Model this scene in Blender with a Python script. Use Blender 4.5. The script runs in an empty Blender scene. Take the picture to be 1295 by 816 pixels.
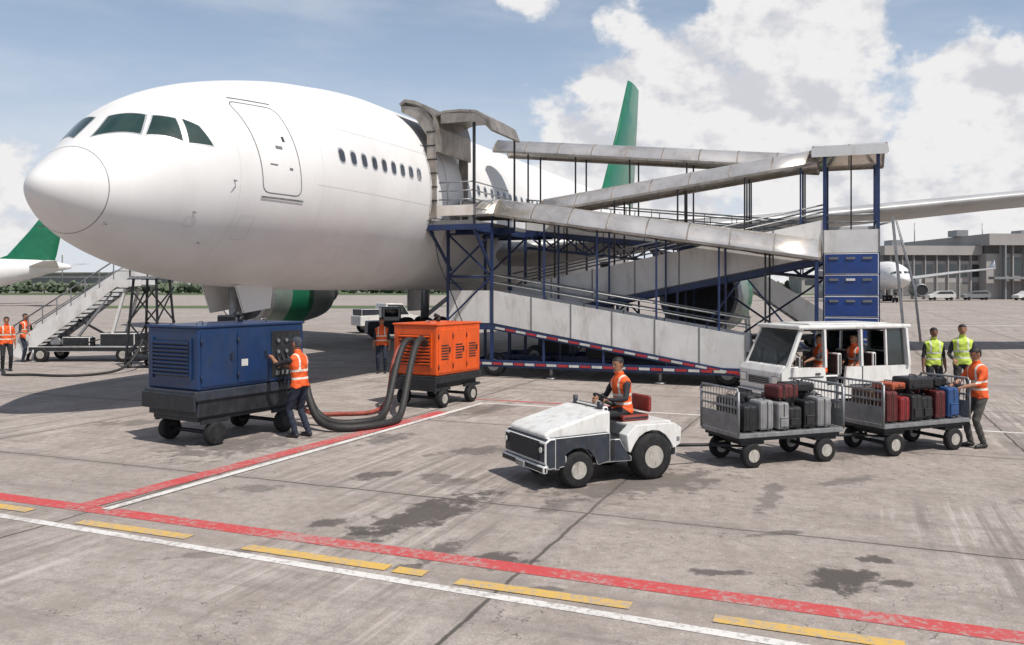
import bpy, bmesh, math, random
import numpy as np
from mathutils import Vector as V, Matrix
random.seed(7)
rad=math.radians
scene=bpy.context.scene
COL=scene.collection

# ------------------------------------------------------------------ node helpers
def setin(nt,node,key,val):
    s=node.inputs[key]
    if isinstance(val,bpy.types.NodeSocket): nt.links.new(val,s)
    else:
        if s.type=='RGBA' and len(val)==3: val=(*val,1)
        s.default_value=val
def mk(nt,typ,ins=None,**props):
    n=nt.nodes.new(typ)
    for k,v in props.items(): setattr(n,k,v)
    if ins:
        for k,v in ins.items(): setin(nt,n,k,v)
    return n
def math_(nt,op,a,b=0.0,c=0.0,clamp=False):
    n=mk(nt,'ShaderNodeMath',{0:a,1:b,2:c},operation=op); n.use_clamp=clamp
    return n.outputs[0]
def ramp(nt,val,a,b,lo=0.0,hi=1.0):
    n=mk(nt,'ShaderNodeMapRange',{0:val,1:a,2:b,3:lo,4:hi},interpolation_type='SMOOTHSTEP')
    return n.outputs[0]
def mixc(nt,f,a,b,bt='MIX'):
    n=nt.nodes.new('ShaderNodeMix'); n.data_type='RGBA'; n.blend_type=bt
    setin(nt,n,0,f); setin(nt,n,6,a); setin(nt,n,7,b)
    return n.outputs[2]
def noise(nt,vec,scale,detail=4,rough=.55,dim='3D'):
    n=nt.nodes.new('ShaderNodeTexNoise'); n.noise_dimensions=dim
    for k,v in {'Vector':vec,'Scale':scale,'Detail':detail,'Roughness':rough}.items(): setin(nt,n,k,v)
    return n.outputs[0]
MATS={}
def M(name,col,rough=.5,metal=0,var=.12,ns=2.5,bump=.0,bs=60,dirt=.0,dcol=(.12,.10,.08),coat=0,spec=.5):
    if name in MATS: return MATS[name]
    m=bpy.data.materials.new(name); m.use_nodes=True; nt=m.node_tree
    p=nt.nodes['Principled BSDF']
    tc=nt.nodes.new('ShaderNodeTexCoord').outputs['Object']
    n1=noise(nt,tc,ns,3,.6)
    f=ramp(nt,n1,.3,.7)
    c=mixc(nt,f,tuple(x*(1-var) for x in col),tuple(min(1,x*(1+var)) for x in col))
    if dirt>0:
        sv=mk(nt,'ShaderNodeVectorMath',{0:tc,1:(1,1,.35)},operation='MULTIPLY').outputs[0]
        n2=noise(nt,sv,ns*2.3,5,.72)
        c=mixc(nt,ramp(nt,n2,.46,.72,0,dirt),c,dcol)
    setin(nt,p,'Base Color',c)
    r=math_(nt,'MULTIPLY_ADD',n1,.25,rough-.12,True)
    setin(nt,p,'Roughness',r); p.inputs['Metallic'].default_value=metal
    p.inputs['Coat Weight'].default_value=coat
    p.inputs['Specular IOR Level'].default_value=spec
    if bump>0:
        b=mk(nt,'ShaderNodeBump',{'Strength':bump,'Distance':.01,'Height':noise(nt,tc,bs,2)})
        nt.links.new(b.outputs[0],p.inputs['Normal'])
    MATS[name]=m; return m
def glassm(name,col=(.02,.03,.03),rough=.06):
    m=M(name,col,rough,0,.2,1.5,spec=1.0); return m

# ------------------------------------------------------------------ geometry helpers
def empty(name,loc=(0,0,0),rz=0,sc=1):
    e=bpy.data.objects.new(name,None); e.location=loc; e.rotation_euler=(0,0,rz); e.scale=(sc,)*3
    e.empty_display_size=.3; COL.objects.link(e); return e
class Part:
    def __init__(s,name,parent,mats):
        s.name=name; s.parent=parent; s.mats=mats; s.bm=bmesh.new()
    def _bevel(s,faces,bev):
        if bev<=0: return
        ed=list({e for f in faces for e in f.edges})
        bmesh.ops.bevel(s.bm,geom=ed,offset=bev,segments=2,affect='EDGES',profile=.5)
    def box(s,x0,x1,y0,y1,z0,z1,m=0,bev=0,rot=None,smooth=False):
        c=V(((x0+x1)/2,(y0+y1)/2,(z0+z1)/2))
        mt=Matrix.Translation(c)
        if rot is not None: mt=mt@rot
        mt=mt@Matrix.Diagonal((abs(x1-x0),abs(y1-y0),abs(z1-z0),1))
        r=bmesh.ops.create_cube(s.bm,size=1,matrix=mt)
        fs=list({f for v in r['verts'] for f in v.link_faces})
        for f in fs: f.material_index=m
        s._bevel(fs,bev)
    def beam(s,p,q,w,h=None,m=0):
        p=V(p);q=V(q);h=h or w
        d=(q-p); L=d.length; d.normalize()
        up=V((0,0,1)) if abs(d.z)<.95 else V((1,0,0))
        x=d.cross(up).normalized(); z=x.cross(d)
        R=Matrix((x,d,z)).transposed().to_4x4()
        mt=Matrix.Translation((p+q)/2)@R@Matrix.Diagonal((w,L,h,1))
        r=bmesh.ops.create_cube(s.bm,size=1,matrix=mt)
        for v in r['verts']:
            for f in v.link_faces: f.material_index=m
    def tube(s,pts,radii,seg=10,m=0,cap=True,round_=False,flat=None):
        pts=[V(p) for p in pts]
        if not hasattr(radii,'__len__'): radii=[radii]*len(pts)
        n=len(pts); tang=[]
        for i in range(n):
            a=pts[max(i-1,0)]; b=pts[min(i+1,n-1)]
            t=(b-a); tang.append(t.normalized() if t.length>1e-9 else V((0,0,1)))
        up=V((0,0,1)) if abs(tang[0].z)<.9 else V((0,1,0))
        P=list(pts);R=list(radii);T=list(tang)
        if round_:
            pre=[(pts[0]-tang[0]*radii[0]*k,radii[0]*math.sqrt(max(1-k*k,.0)),tang[0]) for k in (.95,.7,.35)]
            post=[(pts[-1]+tang[-1]*radii[-1]*k,radii[-1]*math.sqrt(max(1-k*k,.0)),tang[-1]) for k in (.35,.7,.95)]
            P=[a[0] for a in pre]+P+[a[0] for a in post]
            R=[a[1] for a in pre]+R+[a[1] for a in post]
            T=[a[2] for a in pre]+T+[a[2] for a in post]
        rings=[]; x=None
        for p,r,t in zip(P,R,T):
            if x is None: x=t.cross(up).normalized()
            else:
                x=(x-t*x.dot(t)).normalized()
            y=x.cross(t)
            rings.append([p+(x*math.cos(2*math.pi*k/seg)+y*math.sin(2*math.pi*k/seg))*r for k in range(seg)])
        s.loft(rings,m,cap)
    def cyl(s,p,q,r,m=0,r2=None,seg=16,cap=True):
        s.tube([p,q],[r,r if r2 is None else r2],seg,m,cap)
    def loft(s,rings,m=0,cap=True,smooth=True,closed=True):
        vr=[[s.bm.verts.new(p) for p in r] for r in rings]
        n=len(vr[0])
        for a,b in zip(vr[:-1],vr[1:]):
            for k in range(n if closed else n-1):
                f=s.bm.faces.new((a[k],a[(k+1)%n],b[(k+1)%n],b[k])); f.material_index=m; f.smooth=smooth
        if cap:
            for r in (vr[0][::-1],vr[-1]):
                try:
                    f=s.bm.faces.new(r); f.material_index=m
                except Exception: pass
    def prism(s,poly,x0,x1,m=0,bev=0):      # poly in (y,z), extruded along x
        a=[s.bm.verts.new((x0,y,z)) for y,z in poly]; b=[s.bm.verts.new((x1,y,z)) for y,z in poly]
        fs=[s.bm.faces.new(a),s.bm.faces.new(b[::-1])]
        n=len(poly)
        for k in range(n): fs.append(s.bm.faces.new((a[k],b[k],b[(k+1)%n],a[(k+1)%n])))
        for f in fs: f.material_index=m
        s._bevel(fs,bev)
    def prismy(s,poly,y0,y1,m=0,bev=0):     # poly in (x,z), extruded along y
        a=[s.bm.verts.new((x,y0,z)) for x,z in poly]; b=[s.bm.verts.new((x,y1,z)) for x,z in poly]
        fs=[s.bm.faces.new(a),s.bm.faces.new(b[::-1])]
        n=len(poly)
        for k in range(n): fs.append(s.bm.faces.new((a[k],b[k],b[(k+1)%n],a[(k+1)%n])))
        for f in fs: f.material_index=m
        s._bevel(fs,bev)
    def quad(s,pts,m=0,smooth=False):
        f=s.bm.faces.new([s.bm.verts.new(p) for p in pts]); f.material_index=m; f.smooth=smooth
    def ell(s,c,r,m=0,seg=14,rings=9):
        c=V(c)
        R=[]
        for i in range(rings+1):
            a=-math.pi/2+math.pi*i/rings
            a=max(min(a,math.pi/2-.06),-math.pi/2+.06)
            R.append([c+V((r[0]*math.cos(a)*math.cos(2*math.pi*k/seg),r[1]*math.cos(a)*math.sin(2*math.pi*k/seg),r[2]*math.sin(a))) for k in range(seg)])
        s.loft(R,m,True)
    def wheel(s,c,r,w,mt=0,mh=1,seg=24,ax=V((1,0,0)),hub=.5):
        c=V(c); a=ax*(w/2)
        prof=[(-1,hub),(-1.0,.80),(-.95,.88),(-.78,.97),(-.4,1),(.4,1),(.78,.97),(.95,.88),(1.0,.80),(1,hub)]
        y=V((0,1,0)) if abs(ax.x)>.5 else V((1,0,0)); z=V((0,0,1))
        rings=[[c+a*k+(y*math.cos(2*math.pi*i/seg)+z*math.sin(2*math.pi*i/seg))*r*q for i in range(seg)] for k,q in prof]
        s.loft(rings,mt,False)
        for sg in (-1,1):
            pr=[(1.02,hub+.02),(.98,hub-.03),(.55,hub-.07),(.5,.26),(.85,.22),(.9,.16),(.95,.05)]
            rg=[[c+a*k*sg+(y*math.cos(2*math.pi*i/seg)+z*math.sin(2*math.pi*i/seg))*r*q for i in range(seg)] for k,q in pr]
            s.loft(rg,mh,True)
            for j in range(5):
                an=2*math.pi*j/5; d=(y*math.cos(an)+z*math.sin(an))*r*.34
                s.cyl(c+a*.5*sg+d,c+a*.62*sg+d,r*.045,mt,seg=6)
    def done(s,recalc=True):
        if recalc: bmesh.ops.recalc_face_normals(s.bm,faces=s.bm.faces)
        me=bpy.data.meshes.new(s.name); s.bm.to_mesh(me); s.bm.free()
        for m in s.mats: me.materials.append(m)
        o=bpy.data.objects.new(s.name,me); COL.objects.link(o)
        if s.parent is not None: o.parent=s.parent
        return o

# ------------------------------------------------------------------ materials
white=M('white_paint',(.70,.695,.685),.46,0,.04,.5,dirt=.16,dcol=(.45,.42,.38),coat=.0,spec=.4)
whitev=M('vehicle_white',(.68,.68,.66),.4,0,.05,3,dirt=.45,dcol=(.33,.28,.23),coat=.2)
panelw=M('panel_white',(.62,.615,.60),.5,0,.08,1.0,dirt=.5,dcol=(.32,.28,.24))
black=M('black_rubber',(.016,.016,.017),.8,0,.3,8,bump=.3,dirt=.35,dcol=(.065,.057,.05),spec=.3)
dark=M('dark_metal',(.019,.021,.025),.55,.2,.25,5,dirt=.35,dcol=(.075,.065,.055))
dgrey=M('dark_grey_paint',(.024,.03,.043),.5,0,.2,5,dirt=.35,dcol=(.09,.08,.07))
grey=M('grey_metal',(.27,.28,.29),.45,.5,.15,6,dirt=.45,dcol=(.12,.09,.07))
rim=M('wheel_rim',(.42,.40,.36),.5,.1,.15,9,dirt=.6,dcol=(.13,.11,.09))
silver=M('aluminium_roof',(.80,.75,.69),.28,.75,.12,.7,dirt=.40,dcol=(.40,.30,.21))
weather=M('weathered_metal',(.30,.27,.24),.5,.5,.25,1.6,dirt=.6,dcol=(.10,.075,.055))
bluef=M('blue_frame',(.012,.03,.10),.45,0,.2,3,dirt=.4,dcol=(.06,.06,.06))
bluep=M('blue_panel',(.010,.042,.19),.42,0,.15,2,dirt=.4,dcol=(.05,.06,.09),coat=.1)
bluegpu=M('blue_generator_paint',(.004,.028,.095),.42,0,.15,2,dirt=.35,dcol=(.035,.045,.055),coat=.15)
orangep=M('orange_paint',(.70,.095,.010),.45,0,.12,2,dirt=.35,dcol=(.24,.06,.02),coat=.1)
redp=M('red_tape',(.38,.025,.03),.5,0,.1,5,dirt=.3)
wtape=M('white_tape',(.55,.55,.52),.5,0,.1,5,dirt=.3)
glass=glassm('window_glass',(.018,.026,.028),.05)
pglass=M('cabin_window',(.05,.055,.065),.15,0,.2,1.5,spec=.8)
cglass=glassm('cockpit_glass',(.02,.045,.038),.08)
green=M('green_livery',(.004,.125,.06),.4,0,.1,1,coat=.2)
seatred=M('seat_red',(.22,.03,.022),.6,0,.1,5)
lampm=M('lamp_lens',(.8,.78,.7),.15,0,.1,8)
linegrey=M('panel_seam',(.16,.16,.16),.6,0,.1,5)
faint=M('skin_lap_joint',(.56,.56,.55),.5,0,.05,5)
nacelle=M('nacelle_paint',(.16,.21,.19),.4,.1,.12,1,dirt=.3)

# ------------------------------------------------------------------ ground
def ground_mat():
    m=bpy.data.materials.new('apron_concrete'); m.use_nodes=True; nt=m.node_tree; p=nt.nodes['Principled BSDF']
    tc=nt.nodes.new('ShaderNodeTexCoord').outputs['Object']
    nz=lambda v,s,d=3,r=.6: noise(nt,v,s,d,r,'2D')
    big=nz(tc,.12,3,.6); mid=nz(tc,1.1,6,.68); fine=nz(tc,42,3,.7); gr=nz(tc,7,5,.72)
    c=mixc(nt,ramp(nt,big,.3,.7),(.385,.338,.305),(.49,.438,.40))
    c=mixc(nt,ramp(nt,mid,.38,.64,0,.85),c,(.30,.258,.23))
    c=mixc(nt,ramp(nt,gr,.48,.68,0,.55),c,(.205,.177,.158))
    c=mixc(nt,ramp(nt,gr,.28,.44,.40,0),c,(.62,.57,.53))
    c=mixc(nt,ramp(nt,fine,.35,.65,.5,0),c,(.22,.19,.168))
    def dot(a):
        return mk(nt,'ShaderNodeVectorMath',{0:tc,1:a},operation='DOT_PRODUCT').outputs['Value']
    t=dot((.927,-.3746,0)); s_=dot((.3746,.927,0))
    ft=math_(nt,'FLOOR',math_(nt,'DIVIDE',math_(nt,'ADD',t,2.84),5.5)); fs=math_(nt,'FLOOR',math_(nt,'DIVIDE',math_(nt,'ADD',s_,1.6),5.5))
    cv=mk(nt,'ShaderNodeCombineXYZ',{0:ft,1:fs}).outputs[0]
    wn=mk(nt,'ShaderNodeTexWhiteNoise',{'Vector':cv}).outputs[0]
    c=mixc(nt,math_(nt,'MULTIPLY',wn,.36),c,(.27,.235,.21))
    sv=mk(nt,'ShaderNodeCombineXYZ',{0:math_(nt,'MULTIPLY',t,6.0),1:math_(nt,'MULTIPLY',s_,.22)}).outputs[0]
    st=nz(sv,1.0,4,.65)
    area=ramp(nt,nz(tc,.23,2),.42,.60)
    c=mixc(nt,math_(nt,'MULTIPLY',ramp(nt,st,.48,.68,0,.6),area),c,(.155,.135,.122))
    c=mixc(nt,math_(nt,'MULTIPLY',ramp(nt,st,.30,.44,.35,0),area),c,(.60,.55,.51))
    sv2=mk(nt,'ShaderNodeCombineXYZ',{0:math_(nt,'MULTIPLY',t,.14),1:math_(nt,'MULTIPLY',s_,3.2)}).outputs[0]
    st2=nz(sv2,1.0,4,.65)
    c=mixc(nt,ramp(nt,st2,.53,.75,0,.45),c,(.19,.165,.15))
    wob=math_(nt,'MULTIPLY',math_(nt,'SUBTRACT',mid,.5),.10)
    j1=math_(nt,'PINGPONG',math_(nt,'ADD',math_(nt,'ADD',t,2.84),wob),2.75)
    j2=math_(nt,'PINGPONG',math_(nt,'ADD',math_(nt,'ADD',s_,1.6),wob),2.75)
    jm=math_(nt,'MINIMUM',j1,j2)
    jn=ramp(nt,big,.3,.55,.75,1)
    jf=math_(nt,'MULTIPLY',ramp(nt,jm,.010,.030,.95,0),jn)
    c=mixc(nt,jf,c,(.045,.04,.036))
    c=mixc(nt,ramp(nt,jm,.0,.25,.28,0),c,(.17,.15,.135))
    crk=math_(nt,'ABSOLUTE',math_(nt,'SUBTRACT',nz(tc,.45,5,.6),.5))
    c=mixc(nt,math_(nt,'MULTIPLY',ramp(nt,crk,.0,.0022,.8,0),ramp(nt,area,.3,.8,1,0)),c,(.10,.085,.075))
    stains=[(-1.0,9.8,.998,1.15,.36,.88),(-.15,8.1,.2,.32,.2,.85),(-1.95,11.8,.6,.36,.2,.75),(-2.1,9.43,.4,.3,.16,.8),
            (3.0,7.56,.9,.36,.27,.92),(3.5,8.1,.2,.16,.11,.85),(1.93,7.75,0,.25,.09,.8),(-.75,8.4,1.3,.35,.16,.75),(3.4,7.45,0,.18,.1,.8),
            (-.9,11.5,1,.25,.5,.55),(2.9,9.0,.3,.3,.07,.6),(1.7,11.3,.46,1.3,.6,.6),(-4.6,14.2,1,1.4,.7,.6),(5.2,13.4,.36,2.2,.5,.5),(-1.0,7.9,.3,.14,.1,.7),
            (.6,10.2,1.1,.5,.14,.5),(-3.0,8.3,.3,.5,.1,.45),(-.4,13.6,.4,.9,.3,.6),(-6.5,8.8,.4,.6,.15,.45),(0.2,7.3,.2,.25,.08,.6),(-1.6,8.9,.5,.5,.12,.6),
            (-2.2,14.6,1.1,.6,.3,.6),(-.6,18.2,.9,1.2,.4,.55),(3.3,10.6,1.15,.9,.12,.5),(-7.2,16.5,.3,1.0,.35,.5),(-3.4,11.0,.2,.35,.18,.5),(4.6,11.4,.5,.5,.16,.5),(6.8,10.4,.3,.7,.2,.45)]
    d1=nz(tc,3.2,6,.7)
    d1s=math_(nt,'MULTIPLY',math_(nt,'SUBTRACT',d1,.5),3.4)
    for cx,cy,rt,rx,ry,k in stains:
        mp=mk(nt,'ShaderNodeMapping',{'Vector':tc},vector_type='TEXTURE')
        mp.inputs['Location'].default_value=(cx,cy,0); mp.inputs['Rotation'].default_value=(0,0,rt); mp.inputs['Scale'].default_value=(rx,ry,1000)
        ln=mk(nt,'ShaderNodeVectorMath',{0:mp.outputs[0]},operation='LENGTH').outputs['Value']
        dd=math_(nt,'ADD',ln,d1s)
        c=mixc(nt,ramp(nt,dd,.65,1.25,k,0),c,(.075,.065,.06))
    setin(nt,p,'Base Color',c); p.inputs['Roughness'].default_value=.88; p.inputs['Specular IOR Level'].default_value=.25
    h=math_(nt,'ADD',math_(nt,'MULTIPLY',nz(tc,38,2,.7),.6),nz(tc,7,3,.7))
    b=mk(nt,'ShaderNodeBump',{'Strength':.5,'Distance':.014,'Height':h}); nt.links.new(b.outputs[0],p.inputs['Normal'])
    return m
g=Part('ground',None,[ground_mat()]); g.quad([(-4000,-500,0),(4000,-500,0),(4000,6000,0),(-4000,6000,0)]); g.done()
def paint(name,col,wear=.45):
    m=bpy.data.materials.new(name); m.use_nodes=True; nt=m.node_tree; p=nt.nodes['Principled BSDF']
    tc=nt.nodes.new('ShaderNodeTexCoord').outputs['Object']
    n=noise(nt,tc,14,5,.75,'2D'); n2=noise(nt,tc,1.1,4,.6,'2D')
    f=ramp(nt,math_(nt,'ADD',n,math_(nt,'MULTIPLY',n2,.5)),.74,.90,0,wear)
    c=mixc(nt,ramp(nt,n2,.3,.7,0,.45),col,tuple(x*.68+.07 for x in col))
    c=mixc(nt,f,c,(.34,.30,.27)); setin(nt,p,'Base Color',c); p.inputs['Roughness'].default_value=.75
    return m
pr=paint('red_marking',(.49,.06,.06),.7); pw=paint('white_marking',(.66,.64,.61),.8); py=paint('yellow_marking',(.60,.38,.09),.85)
grassm=M('grass_field',(.07,.10,.035),.9,0,.3,.05)
def strip(part,p,q,w,z=.004,m=0):
    p=V((*p,z));q=V((*q,z)); d=(q-p).normalized(); s=V((d.y,-d.x,0))*w/2
    part.quad([p-s,q-s,q+s,p+s],m)
k=Part('apron_markings',None,[pr,pw,py])
strip(k,(-6.52-20*.9245,10.58+20*.381),(3.88+14*.9245,6.295-14*.381),.25,.004,0)
strip(k,(-6.0-20*.9165,9.70+20*.400),(2.07+16*.9165,6.17-16*.400),.12,.004,1)
for a,b in [((-6.9,10.36),(-5.73,9.89)),((-4.91,9.42),(-3.43,8.83)),((-2.73,8.50),(-1.17,7.86)),((-.498,7.50),(.99,6.92)),((1.617,6.66),(2.913,6.15)),((3.5,5.92),(5,5.3)),((-1.1,7.82),(-.8,7.70))]:
    strip(k,a,b,.16,.008,2)
strip(k,(-5.25,9.98),(-1.487,17.84),.30,.008,0)
strip(k,(-4.86,9.92),(-.65,19.19),.13,.012,1)
strip(k,(-.65,19.19),(20,10.95),.12,.004,1)
strip(k,(-.9,19.9),(2.4,18.58),.12,.004,0)
strip(k,(-30,31.5),(-6,29.5),.15,.004,1)
strip(k,(20,32),(60,30),.2,.004,1)
strip(k,(10,60),(90,58),.3,.004,1)
k.done()
gf=Part('grass_field',None,[grassm]); gf.quad([(-900,330,.004),(420,330,.004),(420,1500,.004),(-900,1500,.004)]); gf.quad([(-60,110,.004),(-12,110,.004),(-9,128,.004),(-64,128,.004)]); gf.done()

# ------------------------------------------------------------------ airliner
S_=[0,.3,1.03,1.97,3.04,4.7,7,10,16,30,36,42,46,49]
ZT=[4.6,5.02,5.60,6.50,7.06,7.58,8.03,8.3,8.3,8.3,8.3,8.2,7.9,7.2]
ZB=[4.6,4.08,3.58,3.2,2.94,2.72,2.62,2.6,2.6,2.6,3.1,4.6,5.9,6.6]
WW=[0,.6,1.25,1.82,2.25,2.6,2.78,2.82,2.82,2.82,2.6,1.8,1.0,.2]
Q_=[math.sqrt(a) for a in S_]
def herm(Y,q):
    n=len(Q_)
    i=min(max(np.searchsorted(Q_,q,side='right')-1,0),n-2)
    def sl(j):
        if j==0: return (Y[1]-Y[0])/(Q_[1]-Q_[0])
        if j==n-1: return (Y[-1]-Y[-2])/(Q_[-1]-Q_[-2])
        a=(Y[j]-Y[j-1])/(Q_[j]-Q_[j-1]); b=(Y[j+1]-Y[j])/(Q_[j+1]-Q_[j])
        return 0 if a*b<=0 else 2*a*b/(a+b)
    h=Q_[i+1]-Q_[i]; t=(q-Q_[i])/h
    return (2*t**3-3*t*t+1)*Y[i]+(t**3-2*t*t+t)*h*sl(i)+(-2*t**3+3*t*t)*Y[i+1]+(t**3-t*t)*h*sl(i+1)
def prof(s):
    q=math.sqrt(max(s,0)); zt=herm(ZT,q); zb=herm(ZB,q); w=herm(WW,q)
    return (zt+zb)/2,(zt-zb)/2,w
def surf(s,th,off=0):
    zc,hz,w=prof(s)
    return V(((w+off)*math.cos(th),s,zc+(hz+off)*math.sin(th)))
def th_of(s,z,side=1):
    zc,hz,w=prof(s); a=math.asin(max(-1,min(1,(z-zc)/hz)))
    return a if side>0 else math.pi-a
def patch(part,cc,m,off=.006,n=8,grow=1.0):   # cc: (s,theta) corners
    g=[]
    ms=sum(a[0] for a in cc)/4; mt=sum(a[1] for a in cc)/4
    cc=[(ms+(a-ms)*grow,mt+(b-mt)*grow) for a,b in cc]
    for j in range(n+1):
        v=j/n; row=[]
        for i in range(n+1):
            u=i/n
            a=[cc[0][k]*(1-u)*(1-v)+cc[1][k]*u*(1-v)+cc[2][k]*u*v+cc[3][k]*(1-u)*v for k in (0,1)]
            row.append(surf(a[0],a[1],off))
        g.append(row)
    part.loft(g,m,False,True,False)
def strip_s(part,pts,w,m,off=.004,side=1,close=False):
    P=[]
    pp=pts+([pts[0]] if close else [])
    for a,b in zip(pp[:-1],pp[1:]):
        n=max(1,int(math.hypot(b[0]-a[0],b[1]-a[1])/.12))
        for i in range(n): P.append((a[0]+(b[0]-a[0])*i/n,a[1]+(b[1]-a[1])*i/n))
    P.append(pp[-1])
    L=[];n=len(P)
    for i in range(n):
        a=P[i-1] if i>0 else (P[-2] if close else P[0]); b=P[i+1] if i<n-1 else (P[1] if close else P[-1])
        dx,dz=b[0]-a[0],b[1]-a[1]; l=math.hypot(dx,dz) or 1; nx,nz=-dz/l*w/2,dx/l*w/2
        p=P[i]
        q0=(p[0]+nx,p[1]+nz); q1=(p[0]-nx,p[1]-nz)
        L.append([surf(q0[0],th_of(*q0,side),off),surf(q1[0],th_of(*q1,side),off)])
    part.loft(L,m,False,True,False)
def rrect(s0,s1,z0,z1,r,sh=0):
    out=[]
    for cx,cz,a0 in ((s1-r,z0+r,-90),(s1-r,z1-r,0),(s0+r,z1-r,90),(s0+r,z0+r,180)):
        for k in range(4):
            a=rad(a0+k*30); z=cz+r*math.sin(a); out.append((cx+r*math.cos(a)-sh*(z-z0),z))
    return out
def airfoil(t,s0,ch,z,th):
    P=[(0,0),(.02,.35),(.08,.62),(.2,.9),(.35,1),(.55,.85),(.78,.45),(1,.02),(.78,-.25),(.55,-.55),(.35,-.75),(.2,-.7),(.08,-.48),(.02,-.25)]
    return [V((t,s0+ch*x,z+th*ch*.5*y)) for x,y in P]
wingm=M('wing_paint',(.42,.42,.42),.45,.2,.08,.5,dirt=.35,dcol=(.2,.19,.18))
def airliner(name,loc,rz,sc,detail):
    R=empty(name,loc,rz,sc)
    f=Part('fuselage',R,[white]); rings=[]
    qs=[.03+3.13*i/46 for i in range(47)]; ss=[q*q for q in qs]+[10+i for i in range(1,40)]
    for s in ss:
        if s>49: break
        zc,hz,w=prof(s)
        rings.append([V((w*math.cos(2*math.pi*k/72),s,zc+hz*math.sin(2*math.pi*k/72))) for k in range(72)])
    f.loft(rings,0,True)
    fr=[]
    for i in range(13):
        u=i/12; s=15+15*u; b=math.sin(math.pi*u)**.5 if 0<u<1 else .05
        fr.append([V((2.0*b*math.cos(a)+.6*math.cos(a),s,3.6+(1.45*b)*math.sin(a))) for a in [2*math.pi*k/28 for k in range(28)]])
    f.loft(fr,0,True)
    f.done()
    w=Part('wings',R,[wingm,white])
    for sg in (1,-1):
        sec=[(0,14.5,11.5,3.6,.12),(2.8,16.6,10.6,4.05,.12),(9.4,20.6,8.2,5.0,.11),(20,26.4,6.6,6.25,.11),(31,32.2,4.4,7.3,.10)]
        w.loft([airfoil(sg*a,b,c,d,e) for a,b,c,d,e in sec],0,True)
        w.loft([airfoil(sg*a,b,c,d,e) for a,b,c,d,e in [(31,32.2,4.4,7.3,.09),(31.5,33.5,2.7,8.0,.08),(31.8,34.5,1.5,9.3,.08)]],1,True)
        for t in (6.5,12):
            sLE=16.6+(t-2.8)*.575; ch=10.6-(t-2.8)*.36 if t<9.4 else 8.2-(t-9.4)*.16; z=4+.12*(t-2.8)
            w.tube([(sg*t,sLE+ch*.45,z-.25),(sg*t,sLE+ch*.6,z-.32),(sg*t,sLE+ch*.9,z-.30),(sg*t,sLE+ch*1.08,z-.12)],[.05,.20,.18,.03],10,0)
        w.loft([airfoil(sg*a,b,c,d,e) for a,b,c,d,e in [(0,42,5.2,6.9,.1),(.8,42.2,5,6.95,.1),(9.5,47.5,2,7.7,.09)]],1,True)
    w.done()
    t=Part('tail_fin',R,[green])
    t.loft([[V((y,s,z)) for (y,s,z) in
        [(ty*th*ch*.5,s0+ch*x,z) for x,ty in ((0,0),(.03,.35),(.1,.65),(.25,1),(.5,.9),(.8,.4),(1,.03),(1,-.03),(.8,-.4),(.5,-.9),(.25,-1),(.1,-.65),(.03,-.35))]]
        for z,s0,ch,th in ((7.6,36.2,10.2,.07),(8.3,37.2,9.2,.09),(8.9,38.7,7.9,.09),(13,42.1,5.3,.09),(16.95,45.0,3.2,.09))],0,True)
    t.done()
    e=Part('engines',R,[nacelle,dark,grey,green,white])
    for sg in (1,-1):
        c=V((sg*9.4,0,2.45)); P=[(17.2,1.12,2),(17.0,1.2,2),(17.05,1.3,2),(17.4,1.4,2),(18.4,1.48,0),(20,1.45,3 if detail else 0),(21.6,1.22,0),(22.1,1.1,0),(22.0,.8,1),(23.3,.45,1),(23.9,.1,1)]
        for (s0,r0,m0),(s1,r1,m1) in zip(P[:-1],P[1:]):
            e.loft([[c+V((r*math.cos(2*math.pi*k/32),s,r*math.sin(2*math.pi*k/32))) for k in range(32)] for s,r in ((s0,r0),(s1,r1))],m1,False)
        e.loft([[c+V((r*math.cos(2*math.pi*k/32),s,r*math.sin(2*math.pi*k/32))) for k in range(32)] for s,r in ((17.2,1.12),(17.9,1.1),(18.0,.4),(17.6,.1))],1,True)
        e.box(sg*9.4-.18,sg*9.4+.18,18.2,23.5,3.6,4.9,4,.08)
    e.done()
    l=Part('landing_gear',R,[grey,black,rim,white,dark])
    l.cyl((0,5.6,.5),(0,5.4,3.2),.13); l.cyl((0,5.6,.5),(0,5.6,1.6),.09,0); l.beam((0,5.5,1.6),(0,7,2.9),.12,m=4)
    l.cyl((-.45,5.6,.5),(.45,5.6,.5),.08)
    for x in (-.35,.35): l.wheel((x,5.6,.5),.5,.34,1,2)
    for x in (-.5,.5):
        l.prism([(4.9,2.75),(6.3,2.75),(6.2,2.15),(5.2,2.05)],x-.025,x+.025,3,.01)
    l.beam((.0,5.5,1.5),(.35,5.9,2.5),.06,m=4); l.beam((0,5.5,1.5),(-.35,5.9,2.5),.06,m=4); l.beam((0,5.45,1.9),(0,6.4,2.6),.07,m=0)
    l.box(-.3,.3,5.2,5.5,1.5,2.0,4,.03)
    for sg in (1,-1):
        l.cyl((sg*4.6,24,.7),(sg*4.3,23.7,3.8),.2); l.beam((sg*4.6,24,1.3),(sg*2,24,3.2),.16); l.beam((sg*4.6,23.1,.65),(sg*4.6,24.9,.65),.25)
        for dx in (-.5,.5):
            for y in (23.2,24.7): l.wheel((sg*4.6+dx,y,.66),.66,.5,1,2)
        l.box(sg*5.0,sg*5.08,23.2,24.8,1.6,3.4,3,.02)
    l.done()
    wn=Part('windows_and_doors',R,[pglass,linegrey,cglass,white,grey,M('window_bezel',(.45,.46,.47),.4,.3),faint])
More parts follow.
